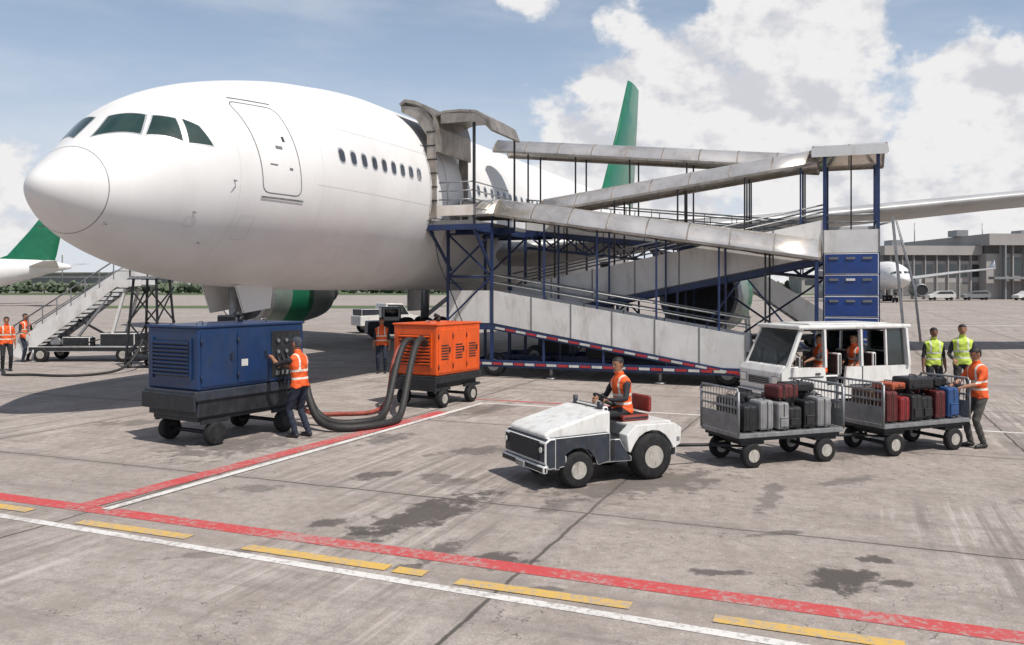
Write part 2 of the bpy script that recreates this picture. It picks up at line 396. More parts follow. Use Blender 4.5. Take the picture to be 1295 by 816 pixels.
    for side in (1,-1):
        def win(s):
            pts=rrect(s-.10,s+.10,5.71,6.02,.09)
            for r,m,o in ((1.3,5,.004),(1,0,.009)):
                P=[surf(s+(a-s)*r,th_of(s+(a-s)*r,5.865+(b-5.865)*r,side),o) for a,b in pts]
                wn.quad(P,m)
        for i in range(9): win(6.15+i*.46)
        for i in range(33): win(13.9+i*.56)
        for (a,b) in ((3.6,4.68),(10.5,11.55),(33.2,34.2)):
            strip_s(wn,rrect(a,b,4.72,6.72,.16,.0 if a>5 else .09),.022,1,.004,side,True)
            strip_s(wn,[(a-.04,4.62),(b+.08,4.62)],.045,4,.02,side)
            strip_s(wn,[(a-.05,6.82),(b-.2,6.82)],.02,1,.012,side)
        strip_s(wn,[(4.0,5.75),(4.18,5.75)],.07,1,.006,side); strip_s(wn,[(4.27,5.9),(4.27,6.02)],.07,0,.006,side)
        strip_s(wn,[(3.78,5.35),(3.98,5.35)],.03,1,.006,side); strip_s(wn,[(4.3,5.3),(4.4,5.3)],.05,1,.006,side)
        sd_=lambda a: a if side>0 else math.pi-a
        T=lambda s,z: (s,th_of(s,z,side))
        for c in ([(1.10,sd_(rad(79))),T(1.50,5.70),T(1.80,6.14),(1.55,sd_(rad(83)))],[T(1.56,5.69),T(2.03,5.60),T(2.14,6.10),T(1.87,6.13)],[T(2.12,5.58),T(2.55,5.57),T(2.44,5.98),T(2.24,6.10)]):
            patch(wn,c,5,.004,8,1.1)
            patch(wn,c,2,.010,8)
        if detail:
            for (s,z,w_,h_) in ((3.2,3.7,.35,.5),(6.3,3.3,.5,.4),(7.8,3.6,.6,.45),(2.1,3.9,.2,.2)):
                strip_s(wn,rrect(s,s+w_,z,z+h_,.05),.01,6,.003,side,True)
            for z in (5.05,6.55): strip_s(wn,[(5.2,z),(13,z)],.008,6,.002,side)
    for s in (.78,3.05,5.4,12.3,22):
        L=[]; hw=.006 if s<1 else .004
        for kx in range(73):
            th=2*math.pi*kx/72; L.append([surf(s-hw,th,.003),surf(s+hw,th,.003)])
        wn.loft(L,1 if s<1 else 6,False,True,False)
    for (s,z) in ((.9,3.9),(2.2,4.2),(2.6,3.6),(2.9,4.9)):
        for side in (1,-1):
            p=surf(s,th_of(s,z,side)); wn.tube([p,p+V((side*.06,0,-.02)),p+V((side*.09,-.12,-.02))],[.018,.014,.008],6,4)
    wn.done(recalc=False)
    return R
RZ=rad(-22.0)
NOSE=(-8.89,15.37,0)
airliner('airliner',NOSE,RZ,1,True)
airliner('airliner',(-108.5,118,0),rad(-78),.86,False)
airliner('airliner',(72,152,0),rad(-6),.95,False)

# ------------------------------------------------------------------ covered boarding ramp
RP=empty('covered_boarding_ramp',(-1.3,25.1,0),RZ)
def barrel(P,a0,z0,a1,z1,v0,v1,rise=.45,m=0,mr=1,th=.04,ribs=True):
    n=14
    def hh(u): return (1-abs(2*u-1)**2.2)
    def sec(a,z,e=0):
        out=[]
        for i in range(n+1):
            u=i/n; out.append(V((a,v0-e+(v1-v0+2*e)*u,z+(rise+e)*hh(u))))
        for i in range(n,-1,-1):
            u=i/n; out.append(V((a,v0-e+(v1-v0+2*e)*u,z-th-e+(rise)*hh(u))))
        return out
    L=math.hypot(a1-a0,z1-z0)
    N=max(2,int(L/1.1)); 
    P.loft([sec(a0+(a1-a0)*i/N,z0+(z1-z0)*i/N) for i in range(N+1)],m,True,True)
    if ribs:
        for i in range(N+1):
            a=a0+(a1-a0)*i/N; z=z0+(z1-z0)*i/N; d=.022*(a1-a0)/L
            P.loft([sec(a-d,z,.008),sec(a+d,z,.008)],mr,True,False)
    for v in (v0-.02,v1+.02):
        P.beam((a0,v,z0-.04),(a1,v,z1-.04),.04,.07,mr)
roofs=Part('canopy_roofs',RP,[silver,weather,dark])
barrel(roofs,.9,4.86,9.95,3.45,-.1,1.4,.5)
barrel(roofs,-.4,4.88,.86,4.88,-.1,1.4,.5)
barrel(roofs,1.7,5.05,9.8,6.12,1.5,2.85)
barrel(roofs,-.5,7.32,9.8,6.20,3.0,4.35)
barrel(roofs,9.7,6.32,11.6,6.32,1.35,4.45,.42)
roofs.beam((9.7,1.31,6.36),(11.6,1.31,6.36),.03,.26,0)
def shell(P,prof_,y0,y1,th,m):
    up=[];n=len(prof_)
    for i,(a,z) in enumerate(prof_):
        p0=prof_[max(i-1,0)];p1=prof_[min(i+1,n-1)]
        dx,dz=p1[0]-p0[0],p1[1]-p0[1]; l=math.hypot(dx,dz); up.append((a-dz/l*th,z+dx/l*th))
    ring=lambda y:[V((a,y,z)) for a,z in prof_]+[V((a,y,z)) for a,z in reversed(up)]
    N=4
    P.loft([ring(y0+(y1-y0)*i/N) for i in range(N+1)],m,True,False)
shell(roofs,[(-1.6,8.02),(-1.45,8.12),(-1.15,8.06),(-.8,7.9),(-.55,7.66),(-.45,7.3),(-.44,6.6)],-1.35,.9,.09,1)
shell(roofs,[(-.5,7.62),(-.2,7.72),(.35,7.72),(.8,7.66),(1.15,7.45),(1.28,7.1)],-1.3,.8,.07,1)
for y in (-1.3,.85): 
    roofs.prismy([(-1.6,8.05),(-.8,7.9),(-.45,7.4),(-.45,4.7),(-.75,4.7),(-.75,7.1),(-1.1,7.6),(-1.6,7.85)],y,y+.06,1)
for z in (5.2,5.6,6.0,6.4,6.8,7.2): roofs.beam((-.76,-1.27,z),(-.44,-1.27,z),.1,.04,2)
roofs.prismy([(-.3,7.72),(.8,7.66),(1.15,7.42),(1.28,7.1),(1.1,7.28),(.7,7.42),(-.3,7.42)],-1.29,-1.26,1)
roofs.done()
pn=Part('side_panels',RP,[panelw,silver,linegrey,bluep])
def run_panel(a0,z0,a1,z1,v,h=.95,m=0):
    pn.prismy([(a0,z0),(a1,z1),(a1,z1+h),(a0,z0+h)],v-.02,v+.02,m)
    n=max(1,round(abs(a1-a0)/1.25))
    for i in range(n+1):
        a=a0+(a1-a0)*i/n; z=z0+(z1-z0)*i/n
        pn.box(a-.018,a+.018,v-.032,v+.032,z-.0,z+h+.01,2)
for v in (0,1.3):
    run_panel(.8,1.62,8.1,.42,v,.97); run_panel(-.7,1.62,.8,1.62,v,.97)
for v in (1.5,2.8): run_panel(.8,1.72,10,3.55,v,.98)
for v in (3.0,4.3): run_panel(10,3.55,.7,4.6,v,.55)
run_panel(10,3.62,11.4,3.62,1.46,.62); run_panel(10,3.62,11.4,3.62,4.3,.9)
run_panel(-.75,4.75,.75,4.75,-1.25,.3,1)
pn.box(11.36,11.4,1.46,4.3,3.6,4.5,0)
def deck(a0,z0,a1,z1,v0,v1):
    pn.prismy([(a0,z0-.12),(a1,z1-.12),(a1,z1+.0),(a0,z0+.0)],v0+.03,v1-.03,2)
deck(.8,1.66,8.4,.3,0,1.3); deck(.8,1.75,10,3.58,1.5,2.8); deck(10,3.6,.7,4.62,3,4.3)
pn.box(-.7,.8,.03,2.8,1.55,1.66,2); pn.box(10,11.4,1.5,4.3,3.5,3.62,2); pn.box(-.8,.7,-1.25,4.3,4.5,4.62,2)
pn.box(10.04,11.36,1.475,1.49,.5,3.6,3)
for i in range(5):
    z=.72+i*.58; pn.box(10.02,11.38,1.42,1.47,z,z+.56,3,.015)
    for j in range(3): pn.box(10.15+j*.42,10.38+j*.42,1.395,1.42,z+.40,z+.46,0 if j==1 and i%2 else 2)
pn.box(11.34,11.39,1.5,4.3,.5,3.6,3)
pn.done()
fr=Part('steel_frame',RP,[bluef,dark,grey,redp,wtape])
bm_=fr.beam
def zl(a,a0,z0,a1,z1): return z0+(z1-z0)*(a-a0)/(a1-a0)
for v in (0.03,1.33):
    for a in (.75,2.4,4.0,5.7,7.4,8.6):
        zb=zl(a,.8,1.6,8.1,.42); bm_((a,v,max(zb,.3)),(a,v,zl(a,.9,4.88,9.95,3.47)),.05,m=0 if a<8 else 1)
    bm_((9.85,v,.35),(9.85,v,3.5),.06)
for v in (1.56,2.76):
    for a in (2.2,4.1,6.0,7.9,9.4): bm_((a,v,zl(a,.8,1.7,10,3.55)),(a,v,zl(a,1.7,5.05,9.8,6.12)),.045,m=1 if a<9 else 0)
for v in (3.05,4.25):
    for a in (.75,2.4,4.2,6.0,7.8,9.4): bm_((a,v,zl(a,.7,4.6,10,3.55)),(a,v,zl(a,-.5,7.32,9.8,6.2)),.045,m=1)
for a in (10.03,11.37):
    for v in (1.5,4.25): bm_((a,v,.1),(a,v,6.34),.09)
bm_((10.7,1.5,3.6),(10.7,1.5,6.34),.04,m=1)
for a,v in ((-.7,0),(.75,0),(.75,1.4),(.75,2.8),(-.7,2.8),(.72,4.25),(-.4,4.25)):
    bm_((a,v,.35),(a,v,4.5),.08)
for a in (-.72,.72): bm_((a,-1.2,4.45),(a,-1.2,7.1 if a<0 else 7.4),.07,m=1)
bm_((1.2,.7,4.5),(1.2,.7,7.2),.05,m=1)
for v in (-1.2,.7,2.8,4.2): bm_((-1.0,v,4.42),(1.2,v,4.42),.12,.16)
for a in (-.9,.7): bm_((a,-1.25,4.40),(a,4.3,4.40),.12,.16)
bm_((-.7,-1.2,4.35),(-.6,0,3.2),.07); bm_((.72,-1.2,4.35),(.74,0,3.2),.07)
for z0,z1 in ((1.7,3.0),(3.0,4.3)):
    bm_((-.7,0,z0),(.75,0,z1),.05); bm_((.75,0.02,z0),(-.7,.02,z1),.05)
    bm_((-.7,0,z1),(.75,0,z1),.06); bm_((-.7,2.8,z0),(.75,2.8,z1),.05)
def truss(a0,z0,a1,z1,v,h,n):
    bm_((a0,v,z0),(a1,v,z1),.08,.14); bm_((a0,v,z0-h),(a1,v,z1-h),.07,.08)
    for i in range(n):
        u0=i/n;u1=(i+1)/n
        A=(a0+(a1-a0)*u0,v,z0+(z1-z0)*u0-(h if i%2 else 0)); B=(a0+(a1-a0)*u1,v,z0+(z1-z0)*u1-(0 if i%2 else h)); bm_(A,B,.05)
        bm_((A[0],v,z0+(z1-z0)*u0),(A[0],v,z0+(z1-z0)*u0-h),.04)
for v in (3.0,4.3): truss(.7,4.5,10,3.45,v,.5,14)
for v in (1.5,2.8): bm_((.8,v,1.6),(10,v,3.42),.08,.16)
for v in (-.03,1.33): bm_((.8,v,1.5),(8.2,v,.33),.07,.16)
bm_((-.7,-.03,1.5),(.8,-.03,1.5),.07,.16)
for i in range(22):
    u=i/22; a=.9+7.2*u; z=zl(a,.8,1.5,8.2,.33); bm_((a,-.075,z),(a+.3,-.075,z-.0475),.012,.06,3 if i%2 else 4)
for v in (-.02,2.0,4.2): bm_((-.3,v,.42),(8.9,v,.42),.12,.2)
for a in (-.2,2,4.2,6.4,8.6): bm_((a,-.05,.42),(a,4.25,.42),.1,.16)
for i in range(26): 
    a=-.2+i*.34; bm_((a,-.092,.42),(a+.3,-.092,.42),.012,.07,3 if i%2 else 4)
for a in (2.4,4.2,6.0):
    for v in (0,1.5,2.8,4.3):
        top=zl(a,.8,1.5,8.2,.33) if v==0 else (zl(a,.8,1.6,10,3.42) if v<3 else zl(a,.7,4,10,2.95)); bm_((a,v,.45),(a,v,top),.06)
bm_((2.4,2.8,.5),(4.2,2.8,2.2),.05); bm_((6,2.8,.5),(4.2,2.8,2.2),.05); bm_((6,1.5,.5),(7.8,1.5,2.9),.05); bm_((9.9,1.5,.5),(8,1.5,2.9),.05)
bm_((6.5,4.3,.5),(9.9,4.3,2.9),.06); bm_((9.9,4.3,.5),(6.5,4.3,2.9),.06)
for z in (.4,1.25): bm_((10,1.5,z),(11.4,1.5,z),.08); bm_((10,4.25,z),(11.4,4.25,z),.08); bm_((10,1.5,z),(10,4.25,z),.08)
for v in (.06,1.24):
    for h in (1.2,1.42): fr.tube([(-.7,v,1.62+h),(.8,v,1.62+h),(8.1,v,.42+h)],.022,8,2)
for v in (1.56,2.74):
    for h in (1.2,1.4): fr.tube([(.8,v,1.72+h),(10,v,3.55+h)],.022,8,2)
for v in (3.06,4.24):
    for h in (.75,1.0): fr.tube([(10,v,3.55+h),(.7,v,4.6+h)],.022,8,2)
    for i in range(12):
        a=.8+i*.82; z=zl(a,.7,4.6,10,3.55); bm_((a,v,z+.5),(a,v,z+1.0),.025,m=2)
for h in (.35,.6,.85,1.1): fr.tube([(-.4,-1.2,4.62+h),(.7,-1.2,4.62+h),(.7,1.4,4.62+h)],.02,8,2)
for a in (-.1,.3): bm_((a,-1.2,4.6),(a,-1.2,5.72),.03,m=2)
for h in (.85,1.05): fr.tube([(10,1.5,3.6+h),(11.4,1.5,3.6+h),(11.4,4.25,3.6+h)],.022,8,2)
for v in (1.9,2.35): bm_((11.75,v,4.6),(12.15,v,.1),.05,m=2)
for i in range(13):
    z=.4+i*.33; a=12.15-.4*(z-.1)/4.5; bm_((a,1.9,z),(a,2.35,z),.03,m=2)
for v in (1.9,2.35): fr.tube([(11.4,v,4.4),(11.85,v,4.5),(12.3,v,2.6),(12.45,v,1.1)],.018,8,2)
for a in (.7,7.6):
    for v in (.35,3.9): fr.wheel((a,v,.36),.36,.24,1,2,ax=V((0,1,0))) ; fr.cyl((a,v,.36),(a,2.1,.36),.06,1)
for a in (2.6,5.8):
    for v in (.1,4.1): fr.cyl((a,v,.05),(a,v,.45),.05,2); fr.cyl((a,v,0.0),(a,v,.05),.16,2)
for v in (1.5,4.25):
    for a in (10.03,11.37): fr.cyl((a,v,0),(a,v,.1),.18,2)
fr.box(3.2,5.4,1.6,2.6,.5,1.0,1,.03); fr.box(1.2,2.2,3,4,.5,1.1,1,.03); fr.cyl((6.2,3.2,.75),(7.4,3.2,.75),.28,2)
fr.tube([(.8+i*.5,-.05,4.78-.14*i*.5*1.1-.05*math.sin(i*1.3)) for i in range(17)],.012,5,1)
fr.tube([(-.6,-1.22,4.4),(-.5,-1.0,3.4),(-.2,-.6,2.3),(.1,-.3,1.2),(.4,-.2,.5)],.018,6,1)
fr.done()

# ------------------------------------------------------------------ ground power units
def gpu(name,loc,L,W,H,zb,body,louv):
    R=empty(name,loc,rad(-30.7)); hl,hw=L/2,W/2
    b=Part('housing',R,[body,dark,dgrey,grey,wtape])
    b.box(-hw,hw,-hl,hl,zb,H,0,.035)
    b.box(-hw-.02,hw+.02,-hl-.02,hl+.02,H-.012,H+.03,0,.014)
    b.box(-hw*.72,hw*.72,-hl-.008,-hl+.02,zb+.22,H-.22,1)
    n=9
    for i in range(n):
        z=zb+.26+(H-zb-.52)*i/(n-1)
        b.box(-hw*.7,hw*.7,-hl-.04,-hl-.005,z-.018,z+.018,0,rot=Matrix.Rotation(rad(28),4,'X'))
    for x in (-hw*.76,hw*.76): b.box(x-.02,x+.02,-hl-.03,-hl+.01,zb+.18,H-.18,0)
    nd=3
    for i in range(nd):
        y0=-hl+.06+i*(L-.1)/nd; y1=y0+(L-.1)/nd-.04
        if louv and i==nd-1:
            b.box(hw-.01,hw+.012,y0,y1,zb+.08,H-.12,1,.004)
            for z in (zb+.3,zb+.55,zb+.75):
                for y in (y0+.15,y0+.35): b.cyl((hw+.01,y,z),(hw+.035,y,z),.05,2,seg=12); b.cyl((hw+.034,y,z),(hw+.04,y,z),.03,3,seg=12)
            b.box(hw+.01,hw+.03,y0+.1,y0+.5,zb+.12,zb+.2,3)
            for j in range(4): b.tube([(hw+.01,y0+.12+j*.12,zb+.5),(hw+.12,y0+.14+j*.12,zb+.3),(hw+.05,y0+.16+j*.1,zb+.05),(hw-.02,y0+.2+j*.08,zb-.2)],.016,6,1)
        else:
            b.box(hw-.01,hw+.014,y0,y1,zb+.06,H-.1,0,.006)
            b.box(hw+.012,hw+.03,y1-.12,y1-.08,(zb+H)/2-.06,(zb+H)/2+.06,1)
            for z in (zb+.2,H-.25): b.cyl((hw+.02,y0,z-.05),(hw+.02,y0,z+.05),.012,1,seg=6)
        if not louv:
            for j in range(6): b.box(hw+.012,hw+.022,y0+.1,y1-.14,zb+.35+j*.06,zb+.375+j*.06,1)
    b.cyl((-hw*.4,hl*.4,H),(-hw*.4,hl*.4,H+.14),.05,1); b.cyl((-hw*.4,hl*.4,H+.14),(-hw*.4,hl*.4-.12,H+.18),.05,1)
    for y in (-hl*.6,hl*.6): b.tube([(0.1,y-.06,H+.02),(0.1,y-.06,H+.08),(0.1,y+.06,H+.08),(0.1,y+.06,H+.02)],.012,6,3)
    if louv: b.box(hw+.013,hw+.02,-.3,-.16,zb+.35,zb+.47,4)
    else:
        for x in (-.28,.02,.3): b.cyl((x,-hl-.06,1.44),(x,-hl+.02,1.44),.085,1,seg=14)
    b.done()
    c=Part('chassis',R,[dgrey if louv else dark,black,rim,dark])
    c.box(-hw-.02,hw+.02,-hl-.06,hl+.06,zb-.17,zb-.005,0,.02)
    c.box(-hw+.08,hw-.08,-hl+.05,hl-.05,.42,zb-.15,3,.02)
    c.box(-hw-.03,hw+.03,-hl-.1,-hl-.05,zb-.33,zb-.06,3,.01)
    if louv: c.box(-hw,hw-.02,-hl+.02,hl-.02,.5,zb-.1,3,.02)
    r=.2
    for x in (-hw+.08,hw-.05):
        for y in (-hl*.68,hl*.62): c.wheel((x,y,r),r,.15,1,2 if not louv else 3)
        for y in (-hl*.68,hl*.62): c.box(x-.03,x+.03,y-.28,y+.28,.38,.45,3)
    for y in (-hl*.68,hl*.62): c.cyl((-hw+.08,y,r),(hw-.05,y,r),.035,3)
    c.tube([(0,hl+.05,.4),(0,hl+.5,.25),(0,hl+.9,.3)],.03,8,3)
    c.done(); return R
gpu('ground_power_unit',(-5.13,15.06,0),2.4,1.3,2.0,.95,bluegpu,True)
gpu('ground_power_unit',(-1.72,19.26,0),1.75,1.2,1.84,.72,orangep,False)
def hose(name,pts,r,mat,ribs=True):
    cu=bpy.data.curves.new(name,'CURVE'); cu.dimensions='3D'; sp=cu.splines.new('NURBS'); sp.points.add(len(pts)-1)
    for p,q in zip(sp.points,pts): p.co=(*q,1)
    sp.use_endpoint_u=True; sp.order_u=4; sp.resolution_u=10; cu.bevel_depth=r; cu.bevel_resolution=4
    cu.materials.append(mat); o=bpy.data.objects.new(name,cu); COL.objects.link(o); return o
hosem=M('hose_rubber',(.018,.017,.017),.55,0,.3,20,bump=.6,bs=90,dirt=.35,dcol=(.09,.078,.068))
rhose=M('hose_red_brown',(.25,.045,.03),.6,0,.3,10,dirt=.4)
hose('air_hose',[(-1.9,18.3,1.44),(-1.98,18.05,1.66),(-2.08,17.6,1.4),(-2.15,17.0,.7),(-2.2,16.5,.07),(-2.3,16.0,.07),(-2.75,15.4,.07),(-3.35,15.2,.07),(-3.75,15.6,.2),(-3.95,15.95,.8)],.07,hosem)
hose('air_hose',[(-2.18,18.45,1.44),(-2.28,18.2,1.62),(-2.42,17.8,1.3),(-2.5,17.2,.55),(-2.55,16.7,.07),(-2.7,16.2,.07),(-3.1,15.85,.07),(-3.6,15.9,.07),(-3.95,16.1,.4),(-4.0,16.1,.9)],.07,hosem)
hose('air_hose',[(-2.45,18.6,1.4),(-2.6,18.3,1.3),(-2.66,18.1,.5),(-2.7,17.8,.05),(-3.1,17.2,.05),(-3.7,17.3,.05),(-4.2,16.9,.05),(-4.4,16.4,.5)],.045,rhose)
hose('ground_cable',[(-12.0,27,1.0),(-12.1,26.5,.1),(-12.4,25.2,.04),(-13.6,24.6,.04),(-14.8,25.5,.04),(-15.4,24.8,.04),(-15.9,26,.04)],.04,hosem)

# ------------------------------------------------------------------ tow tractor
T=empty('baggage_tow_tractor',(1.17,11.81,0),rad(117.2))
t=Part('body',T,[whitev,dgrey,dark,grey,lampm,black])
t.box(-.46,.46,-.95,.95,.26,.56,2,.02)
t.prism([(1.06,.64),(1.10,.72),(1.02,.78),(.2,.98),(.06,.98),(.06,.66)],-.50,.50,0,.03)
t.prism([(1.08,.28),(1.13,.36),(1.13,.64),(1.05,.69),(.88,.69),(.86,.5),(.80,.44),(.80,.3)],-.58,.58,1,.02)
t.box(-.42,.42,1.115,1.137,.38,.64,2)
for i in range(7): t.box(-.41,.41,1.13,1.143,.40+i*.033,.408+i*.033,1)
for x in (-.50,.50):
    t.cyl((x,1.10,.54),(x,1.15,.54),.05,2,seg=16); t.cyl((x,1.15,.54),(x,1.158,.54),.038,4,seg=16)
t.box(-.6,.6,1.10,1.17,.24,.34,2,.02); t.box(-.12,.12,1.17,1.2,.25,.33,3,.005)
t.box(-.02,.02,.1,1.0,.88,.885,3,rot=Matrix.Rotation(rad(-13.5),4,'X'))
for s in (-1,1):
    poly=[(.98,.28),(.98,.69),(.12,.70),(.12,.32),(.30,.28)]+[(.62+.30*math.cos(rad(a)),.25+.30*math.sin(rad(a))) for a in (172,150,125,100,75,50,25,4)]
    t.prism(poly,s*.47,s*.585,1,.008)
    t.prism([(.14,.30),(.14,.60),(-.05,.60),(-.14,.42),(-.24,.34),(-.24,.28)],s*.46,s*.57,1,.01)
    R_=.37
    arch=[(-.57+R_*math.cos(rad(a)),.33+R_*math.sin(rad(a))) for a in range(10,180,20)]
    poly=[(-.17,.42)]+arch+[(-.95,.42),(-1.06,.45),(-1.08,.68),(-.95,.76),(-.3,.77),(-.14,.64)]
    t.prism(poly,s*.40,s*.60,0,.012)
    t.box(s*.59-.015,s*.59+.015,-1.04,-.99,.5,.56,3)
    t.box(s*.585-.006,s*.585+.012,.05,.11,.36,.6,2)
t.box(-.41,.41,-1.06,-.3,.55,.76,0,.03)
t.box(-.46,.46,-.3,.1,.36,.42,2)
t.box(-.36,.36,.0,.09,.5,1.02,2,.02)
t.box(-.3,.3,-.03,.03,.84,1.01,1,.02)
t.box(-.46,.46,-1.1,-.98,.26,.42,2,.02); t.cyl((0,-1.1,.34),(0,-1.22,.34),.04,3)
t.tube([(0,.0,.82),(0,-.17,1.05)],.025,8,5)
rg=[(0.17*math.cos(2*math.pi*i/20),-.17+.14*math.sin(2*math.pi*i/20),1.06+.09*math.sin(2*math.pi*i/20)) for i in range(21)]
t.tube(rg,.015,8,5,False)
for a in (0,120,240): t.beam((0,-.17,1.05),(.17*math.cos(rad(a)),-.17+.14*math.sin(rad(a)),1.06+.09*math.sin(rad(a))),.015,.015,5)
t.cyl((.38,.08,.96),(.38,.08,1.10),.035,1); t.box(.3,.46,.0,.1,.94,.98,1)
t.cyl((-.3,.1,.97),(-.3,.1,1.08),.045,1)
t.done()
t=Part('seat',T,[seatred,dark]); t.box(-.25,.25,-.78,-.32,.76,.85,1,.03); t.box(-.22,.22,-.85,-.79,.86,1.10,0,.03); t.done()
t=Part('wheels',T,[black,rim])
for s in (-1,1): t.wheel((s*.50,.62,.24),.245,.19,0,1,seg=32,hub=.46); t.wheel((s*.52,-.57,.32),.325,.24,0,1,seg=32,hub=.46)
t.done()

# ------------------------------------------------------------------ baggage carts + cases
casecols={'black':(.015,.015,.017),'navy':(.015,.022,.06),'silver':(.25,.25,.25),'red':(.22,.018,.02),'dred':(.10,.015,.015),'orange':(.38,.08,.03),'blue':(.02,.07,.2),'grey':(.08,.08,.085),'brown':(.08,.04,.025)}
cm={k_:M('suitcase_'+k_,v_,.45,.1 if k_=='silver' else 0,.15,6,bump=.2,bs=120,dirt=.15) for k_,v_ in casecols.items()}
def suitcase(x,y,z,w,l,h,col,parent,rz=0):
    e=empty('suitcase',(x,y,z),rz); e.parent=parent
    p=Part('shell',e,[cm[col],dark,grey])
    p.box(-w/2,w/2,-l/2,l/2,.02,h,0,min(w,l,h)*.16)
    p.box(-w/2-.004,w/2+.004,-.008,.008,.04,h-.02,1)
    kind=random.random()
    if kind<.35:
        for i in range(4):
            a=-l/2+l*(i+.8)/4.8
            p.box(-w/2-.006,w/2+.006,a-.01,a+.01,.08,h-.06,0,.004)
    elif kind<.75:
        p.box(-w/2-.022,-w/2+.01,-l*.36,l*.36,.06,h*.5,0,.012); p.box(-w/2-.026,-w/2-.015,-l*.33,l*.33,h*.46,h*.475,1)
    else:
        for a in (-l*.25,l*.25): p.box(-w/2-.006,w/2+.006,a-.018,a+.018,.015,h+.005,1,.003)
    p.tube([(-.07,0,h-.005),(-.07,0,h+.03),(.07,0,h+.03),(.07,0,h-.005)],.009,6,1)
    for a in (-w*.38,w*.38):
        for b in (-l*.38,l*.38): p.cyl((a-.01,b,.018),(a+.01,b,.018),.018,1,seg=8)
    p.done()
def cart(loc,rz,bags,bar):
    R=empty('baggage_cart',loc,rz)
    p=Part('frame',R,[grey,black,rim,dark])
    p.box(-.5,.5,-.95,.95,.455,.52,0,.008); p.box(-.46,.46,-.9,.9,.40,.455,3)
    for y in (-.95,.95):
        for x in (-.49,.49): p.cyl((x,y,.5),(x,y,1.14),.018,0,seg=8)
        p.tube([(-.49,y,1.1),(-.46,y,1.17),(.46,y,1.17),(.49,y,1.1)],.018,8,0)
        for z in (.62,.76,.9,1.04): p.beam((-.49,y,z),(.49,y,z),.015,.03,0)
        for i in range(13): x=-.45+i*.075; p.beam((x,y,.52),(x,y,1.16),.008,.008,0)
        p.box(-.48,.48,y-.003,y+.003,.525,.80,0)
    for y in (-.66,.66):
        p.cyl((-.4,y,.18),(.4,y,.18),.03,3); p.box(-.36,.36,y-.05,y+.05,.3,.42,3)
        for x in (-.41,.41): p.wheel((x,y,.18),.183,.11,1,2); p.box(x-.02,x+.02,y-.2,y+.2,.34,.39,3)
    p.tube([(0,.8,.3),(0,1.15,.3),(0,1.15+bar,.33)],.025,8,3); p.tube([(-.3,.7,.3),(0,1.15,.3),(.3,.7,.3)],.02,8,3)
    p.done()
    for b in bags: suitcase(*b[:7],R,b[7] if len(b)>7 else random.uniform(-.12,.12))
z0=.525
cart((4.03,12.89,0),rad(109.9),[(-.3,.70,z0,.3,.24,.40,'black'),(-.3,.42,z0,.3,.25,.46,'silver'),(-.32,.14,z0,.32,.20,.42,'silver'),(-.28,-.12,z0,.3,.24,.34,'black'),
  (-.3,-.38,z0,.3,.2,.42,'black'),(-.3,-.64,z0,.32,.25,.46,'silver'),(.15,.65,z0,.4,.3,.46,'black'),(.15,.3,z0,.4,.32,.5,'black'),(.15,-.03,z0,.42,.28,.44,'dred'),(.15,-.36,z0,.4,.3,.46,'black'),(.15,-.7,z0,.42,.3,.5,'grey'),
  (-.2,-.02,z0+.44,.34,.40,.22,'dred',.1),(.05,-.5,z0+.5,.34,.44,.15,'black')],.62)
cart((6.48,13.77,0),rad(113),[(-.3,.70,z0,.3,.22,.5,'dred'),(-.3,.45,z0,.3,.22,.40,'red'),(-.3,.18,z0,.3,.24,.42,'black'),(-.26,-.10,z0,.3,.24,.38,'black'),(-.3,-.36,z0,.3,.2,.46,'dred'),(-.3,-.64,z0,.32,.24,.5,'blue'),
  (.15,.62,z0,.42,.34,.5,'brown'),(.15,.22,z0,.42,.36,.5,'black'),(.15,-.2,z0,.42,.34,.48,'dred'),(.15,-.6,z0,.42,.36,.52,'navy'),(-.15,.48,z0+.49,.38,.34,.12,'orange',.15),(-.15,-.05,z0+.46,.40,.5,.22,'black',-.1),(-.12,-.52,z0+.5,.34,.36,.14,'black',.2)],.45)

# ------------------------------------------------------------------ crew van
VN=empty('crew_van',(6.87,18.22,0),rad(108))
p=Part('body',VN,[whitev,dgrey,black,lampm,grey,dark])
for s in (-1,1):
    x0,x1=(s*.75,s*.69)
    def arch(cy): return [(cy+.30*math.cos(rad(a)),.30+.30*math.sin(rad(a))) for a in range(0,181,20)]
    poly=[(1.62,.36),(1.66,.55),(1.66,.92),(1.56,1.02),(.6,1.0),(.55,.62),(.1,.62),(.05,1.0),(-1.62,1.0),(-1.65,.34)]+list(reversed(arch(-1.0)))+[(-.6,.34),(.7,.34)]+list(reversed(arch(1.08)))
    p.prism(poly,x0,x1,0)
    p.beam((s*.72,1.50,1.0),(s*.66,1.12,1.80),.06,.08,0)
    p.beam((s*.72,.58,1.0),(s*.68,.58,1.80),.05,.09,0)
    p.beam((s*.72,-.35,1.0),(s*.68,-.35,1.80),.05,.08,0)
    p.beam((s*.72,-1.0,1.0),(s*.68,-1.0,1.80),.04,.05,0)
    p.beam((s*.72,-1.55,1.0),(s*.68,-1.5,1.80),.06,.18,0)
    p.box(s*.75-.01,s*.75+.01,.64,1.5,.8,.82,5); p.box(s*.76-.01,s*.76+.01,.72,.84,.86,.89,5)
    p.box(s*.76-.006,s*.76+.006,-1.6,-.02,.60,.63,1)
    p.box(s*.755-.006,s*.755+.006,-.36,-.345,.40,1.0,5)
    p.tube([(s*.74,1.32,1.1),(s*.88,1.36,1.14)],.012,6,5); p.box(s*.88-.06,s*.88+.06,1.34,1.38,1.05,1.25,5,.012)
p.box(-.74,.74,-1.66,1.24,1.79,1.88,0,.035)
p.box(-.5,.5,-1.2,.8,1.88,1.91,0,.01)
